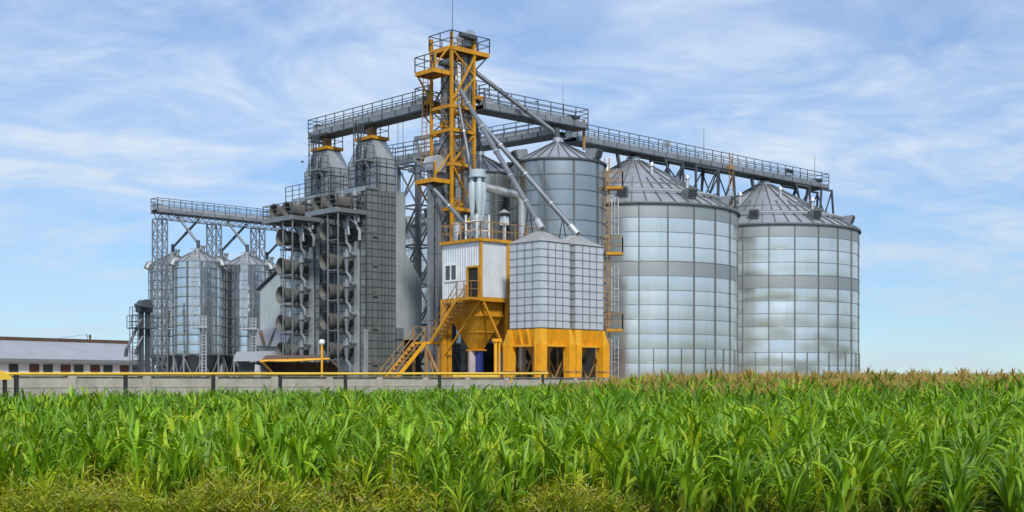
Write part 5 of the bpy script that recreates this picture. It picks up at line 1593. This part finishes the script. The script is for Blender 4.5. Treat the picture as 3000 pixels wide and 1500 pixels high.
for i in ind:
    x, y = pts[i]
    h = float(corn_h(x, y)) * rng.uniform(.68, 1.14)
    yel = rng.random() < (.30 if x < -2 and y < 23 else .13)
    o = bpy.data.objects.new('corn_plant', ymeshes[rng.integers(8)] if yel else meshes[rng.integers(NV)])
    COL.objects.link(o)
    o.location = (x, y, 0); o.rotation_euler = (rng.normal(0, .05), rng.normal(0, .05), rng.uniform(0, 6.28)); o.scale = (h * 1.05, h * 1.05, h)
    tag(o, ('yellowish young' if yel else 'leafy green') + ' maize plant in the nearest rows of the field', 'corn plant', 'yellowish young maize plants' if yel else 'green maize plants in the nearest rows')
# short yellow-green stragglers at the left front among the weeds
STRAG = [(-6.7, 19.3, .62), (-6.2, 19.4, .7), (-6.0, 19.2, .55), (-5.9, 19.5, .8), (-6.5, 19.6, .85), (-7.75, 18.9, 1.0)]
while len(STRAG) < 70:
    x, y = rng.uniform(-8.2, 2.2), rng.uniform(17.0, 19.9)
    if abs(x) < .42 * y: STRAG.append((x, y, rng.uniform(.45, .78) + .25 * (y - 17) / 3))
for x, y, h in STRAG:
    o = bpy.data.objects.new('corn_plant', ymeshes[rng.integers(8)])
    COL.objects.link(o)
    o.location = (x, y, 0); o.rotation_euler = (0, 0, rng.uniform(0, 6.28)); o.scale = (h * 1.15, h * 1.15, h * 1.1)
    tag(o, 'short yellow-green maize straggler among the weeds at the lower left', 'corn plant', 'maize stragglers among the weeds')

bv, bf, bc, nb = [], [], [], 0
for i in range(N):
    if i in ind_set: continue
    x, y = pts[i]
    lod = 0 if y < 27 else 1 if y < 44 else 2
    ta = rng.random() < float(tassel_p(x, y))
    V, F, C = TPL[(lod, ta)][rng.integers(NV)]
    h = float(corn_h(x, y)) * (rng.uniform(.76, 1.12) if y < 30 else rng.uniform(.84, 1.09))
    if rng.random() < .06: h *= 1.1
    a = rng.uniform(0, 6.28)
    c_, s_ = math.cos(a), math.sin(a)
    W = V * h
    X = np.stack([W[:, 0] * c_ - W[:, 1] * s_ + x, W[:, 0] * s_ + W[:, 1] * c_ + y, W[:, 2]], 1)
    X[:, 0] += X[:, 2] * rng.normal(0, .05); X[:, 1] += X[:, 2] * rng.normal(0, .05)
    tint = rng.uniform(.78, 1.22)
    cc = C * tint
    if ta: 
        k = rng.uniform(0, .30)
        cc = cc * (1 - k) + np.array((.20, .17, .035)) * k
    elif rng.random() < .12:
        cc = cc * .5 + np.array(G_YEL) * .5
    bv.append(X); bf.append(F + nb); bc.append(cc); nb += len(X)
me = mesh_from('corn_field', np.concatenate(bv), np.concatenate(bf), np.concatenate(bc), CORN)
o = bpy.data.objects.new('corn_field', me); COL.objects.link(o)
tag(o, 'dense green maize field with brown tassels towards the right horizon', None, None, 'stuff')
print('corn plants', N, 'verts', nb, 'faces', len(me.polygons))

# ------------------------------------------------------------------ weeds at the field edge
def weeds():
    bv, bf, bc, nb = [], [], [], 0
    for _ in range(7500):
        x = rng.uniform(-8.8, 8.6); y = rng.uniform(16.6, 20.4)
        dens = 1.0 if x < -1.2 else .45 if x < 2.2 else .06
        if -1.2 < x < 1.8 and y < 19.2: dens = .85
        if rng.random() > dens: continue
        lim = 19.3 if x < -2 else 18.8
        if y > lim: continue
        patch = .5 + .5 * math.sin(x * 1.9 + 1.3 * math.sin(y * 1.7)) * math.sin(y * 2.3 + x * .8)
        if rng.random() > .25 + .75 * patch: continue
        h = rng.uniform(.16, .5) * (.6 + .95 * patch) * (1.0 if x < 1 else .8)
        if rng.random() < .08: h *= 1.7
        kind = rng.random()
        V, F, C = [], [], []
        def quad(p, d, w, n, col):
            b = len(V)
            s = np.cross(d, n); s = s / (np.linalg.norm(s) + 1e-9) * w / 2
            V.extend([p - s * .6, p + s * .6, p + d + s * .35, p + d - s * .35]); C.extend([col] * 4); F.append((b, b + 1, b + 2, b + 3))
        base = lerp3((.22, .29, .015), (.56, .52, .035), rng.random())
        if kind > .86: base = lerp3(base, (.26, .16, .06), .7)
        if rng.random() < .22:
            for q in range(6):
                a = rng.uniform(0, 6.28); l = rng.uniform(.25, .6); d1 = np.array((math.cos(a) * .25, math.sin(a) * .25, .95)) * l * .6; d2 = np.array((math.cos(a) * .8, math.sin(a) * .8, .35)) * l * .5
                n_ = np.array((-math.sin(a), math.cos(a), 0.)); gc = lerp3((.10, .22, .015), (.34, .40, .03), rng.random())
                quad(np.zeros(3), d1, .022, np.cross(d1, n_), gc); quad(d1, d2, .016, np.cross(d2, n_), gc)
        nst = rng.integers(3, 6)
        for k in range(nst):
            a = rng.uniform(0, 6.28); sp = rng.uniform(.05, .5)
            d = np.array((math.cos(a) * math.sin(sp), math.sin(a) * math.sin(sp), math.cos(sp))) * h * rng.uniform(.7, 1.1)
            n = np.array((rng.normal(), rng.normal(), .2))
            quad(np.zeros(3), d, .012, n, base)
            for q in range(5):
                f = rng.uniform(.15, .95); a2 = rng.uniform(0, 6.28)
                dd = np.array((math.cos(a2), math.sin(a2), rng.uniform(.1, 1.0))) * rng.uniform(.06, .16)
                quad(d * f, dd, rng.uniform(.022, .05), np.array((rng.normal(), rng.normal(), 1.0)), lerp3(base, (.12, .24, .018), rng.random() * .8))
            if kind < .3 and rng.random() < .6:
                for q in range(rng.integers(1, 4)):
                    p = d * rng.uniform(.85, 1.05) + rng.normal(0, .02, 3)
                    w = rng.uniform(.016, .03)
                    col = (.62, .56, .33) if rng.random() < .55 else (.55, .42, .08)
                    quad(p, np.array((0, rng.normal(0, .01), w)), w * 1.3, np.array((0, -1., 0)), col); quad(p + np.array((0, -w / 2, w / 2)), np.array((0, w, 0)), w * 1.3, np.array((0, 0, 1.)), col)
        V = np.array(V) + np.array((x, y, 0))
        bv.append(V); bf.append(np.array(F) + nb); bc.append(np.array(C)); nb += len(V)
    me = mesh_from('weeds', np.concatenate(bv), np.concatenate(bf), np.concatenate(bc), CORN)
    o = bpy.data.objects.new('weeds', me); COL.objects.link(o)
    tag(o, 'yellowish weeds with tiny pale flowers along the front edge of the field', None, None, 'stuff')
weeds()
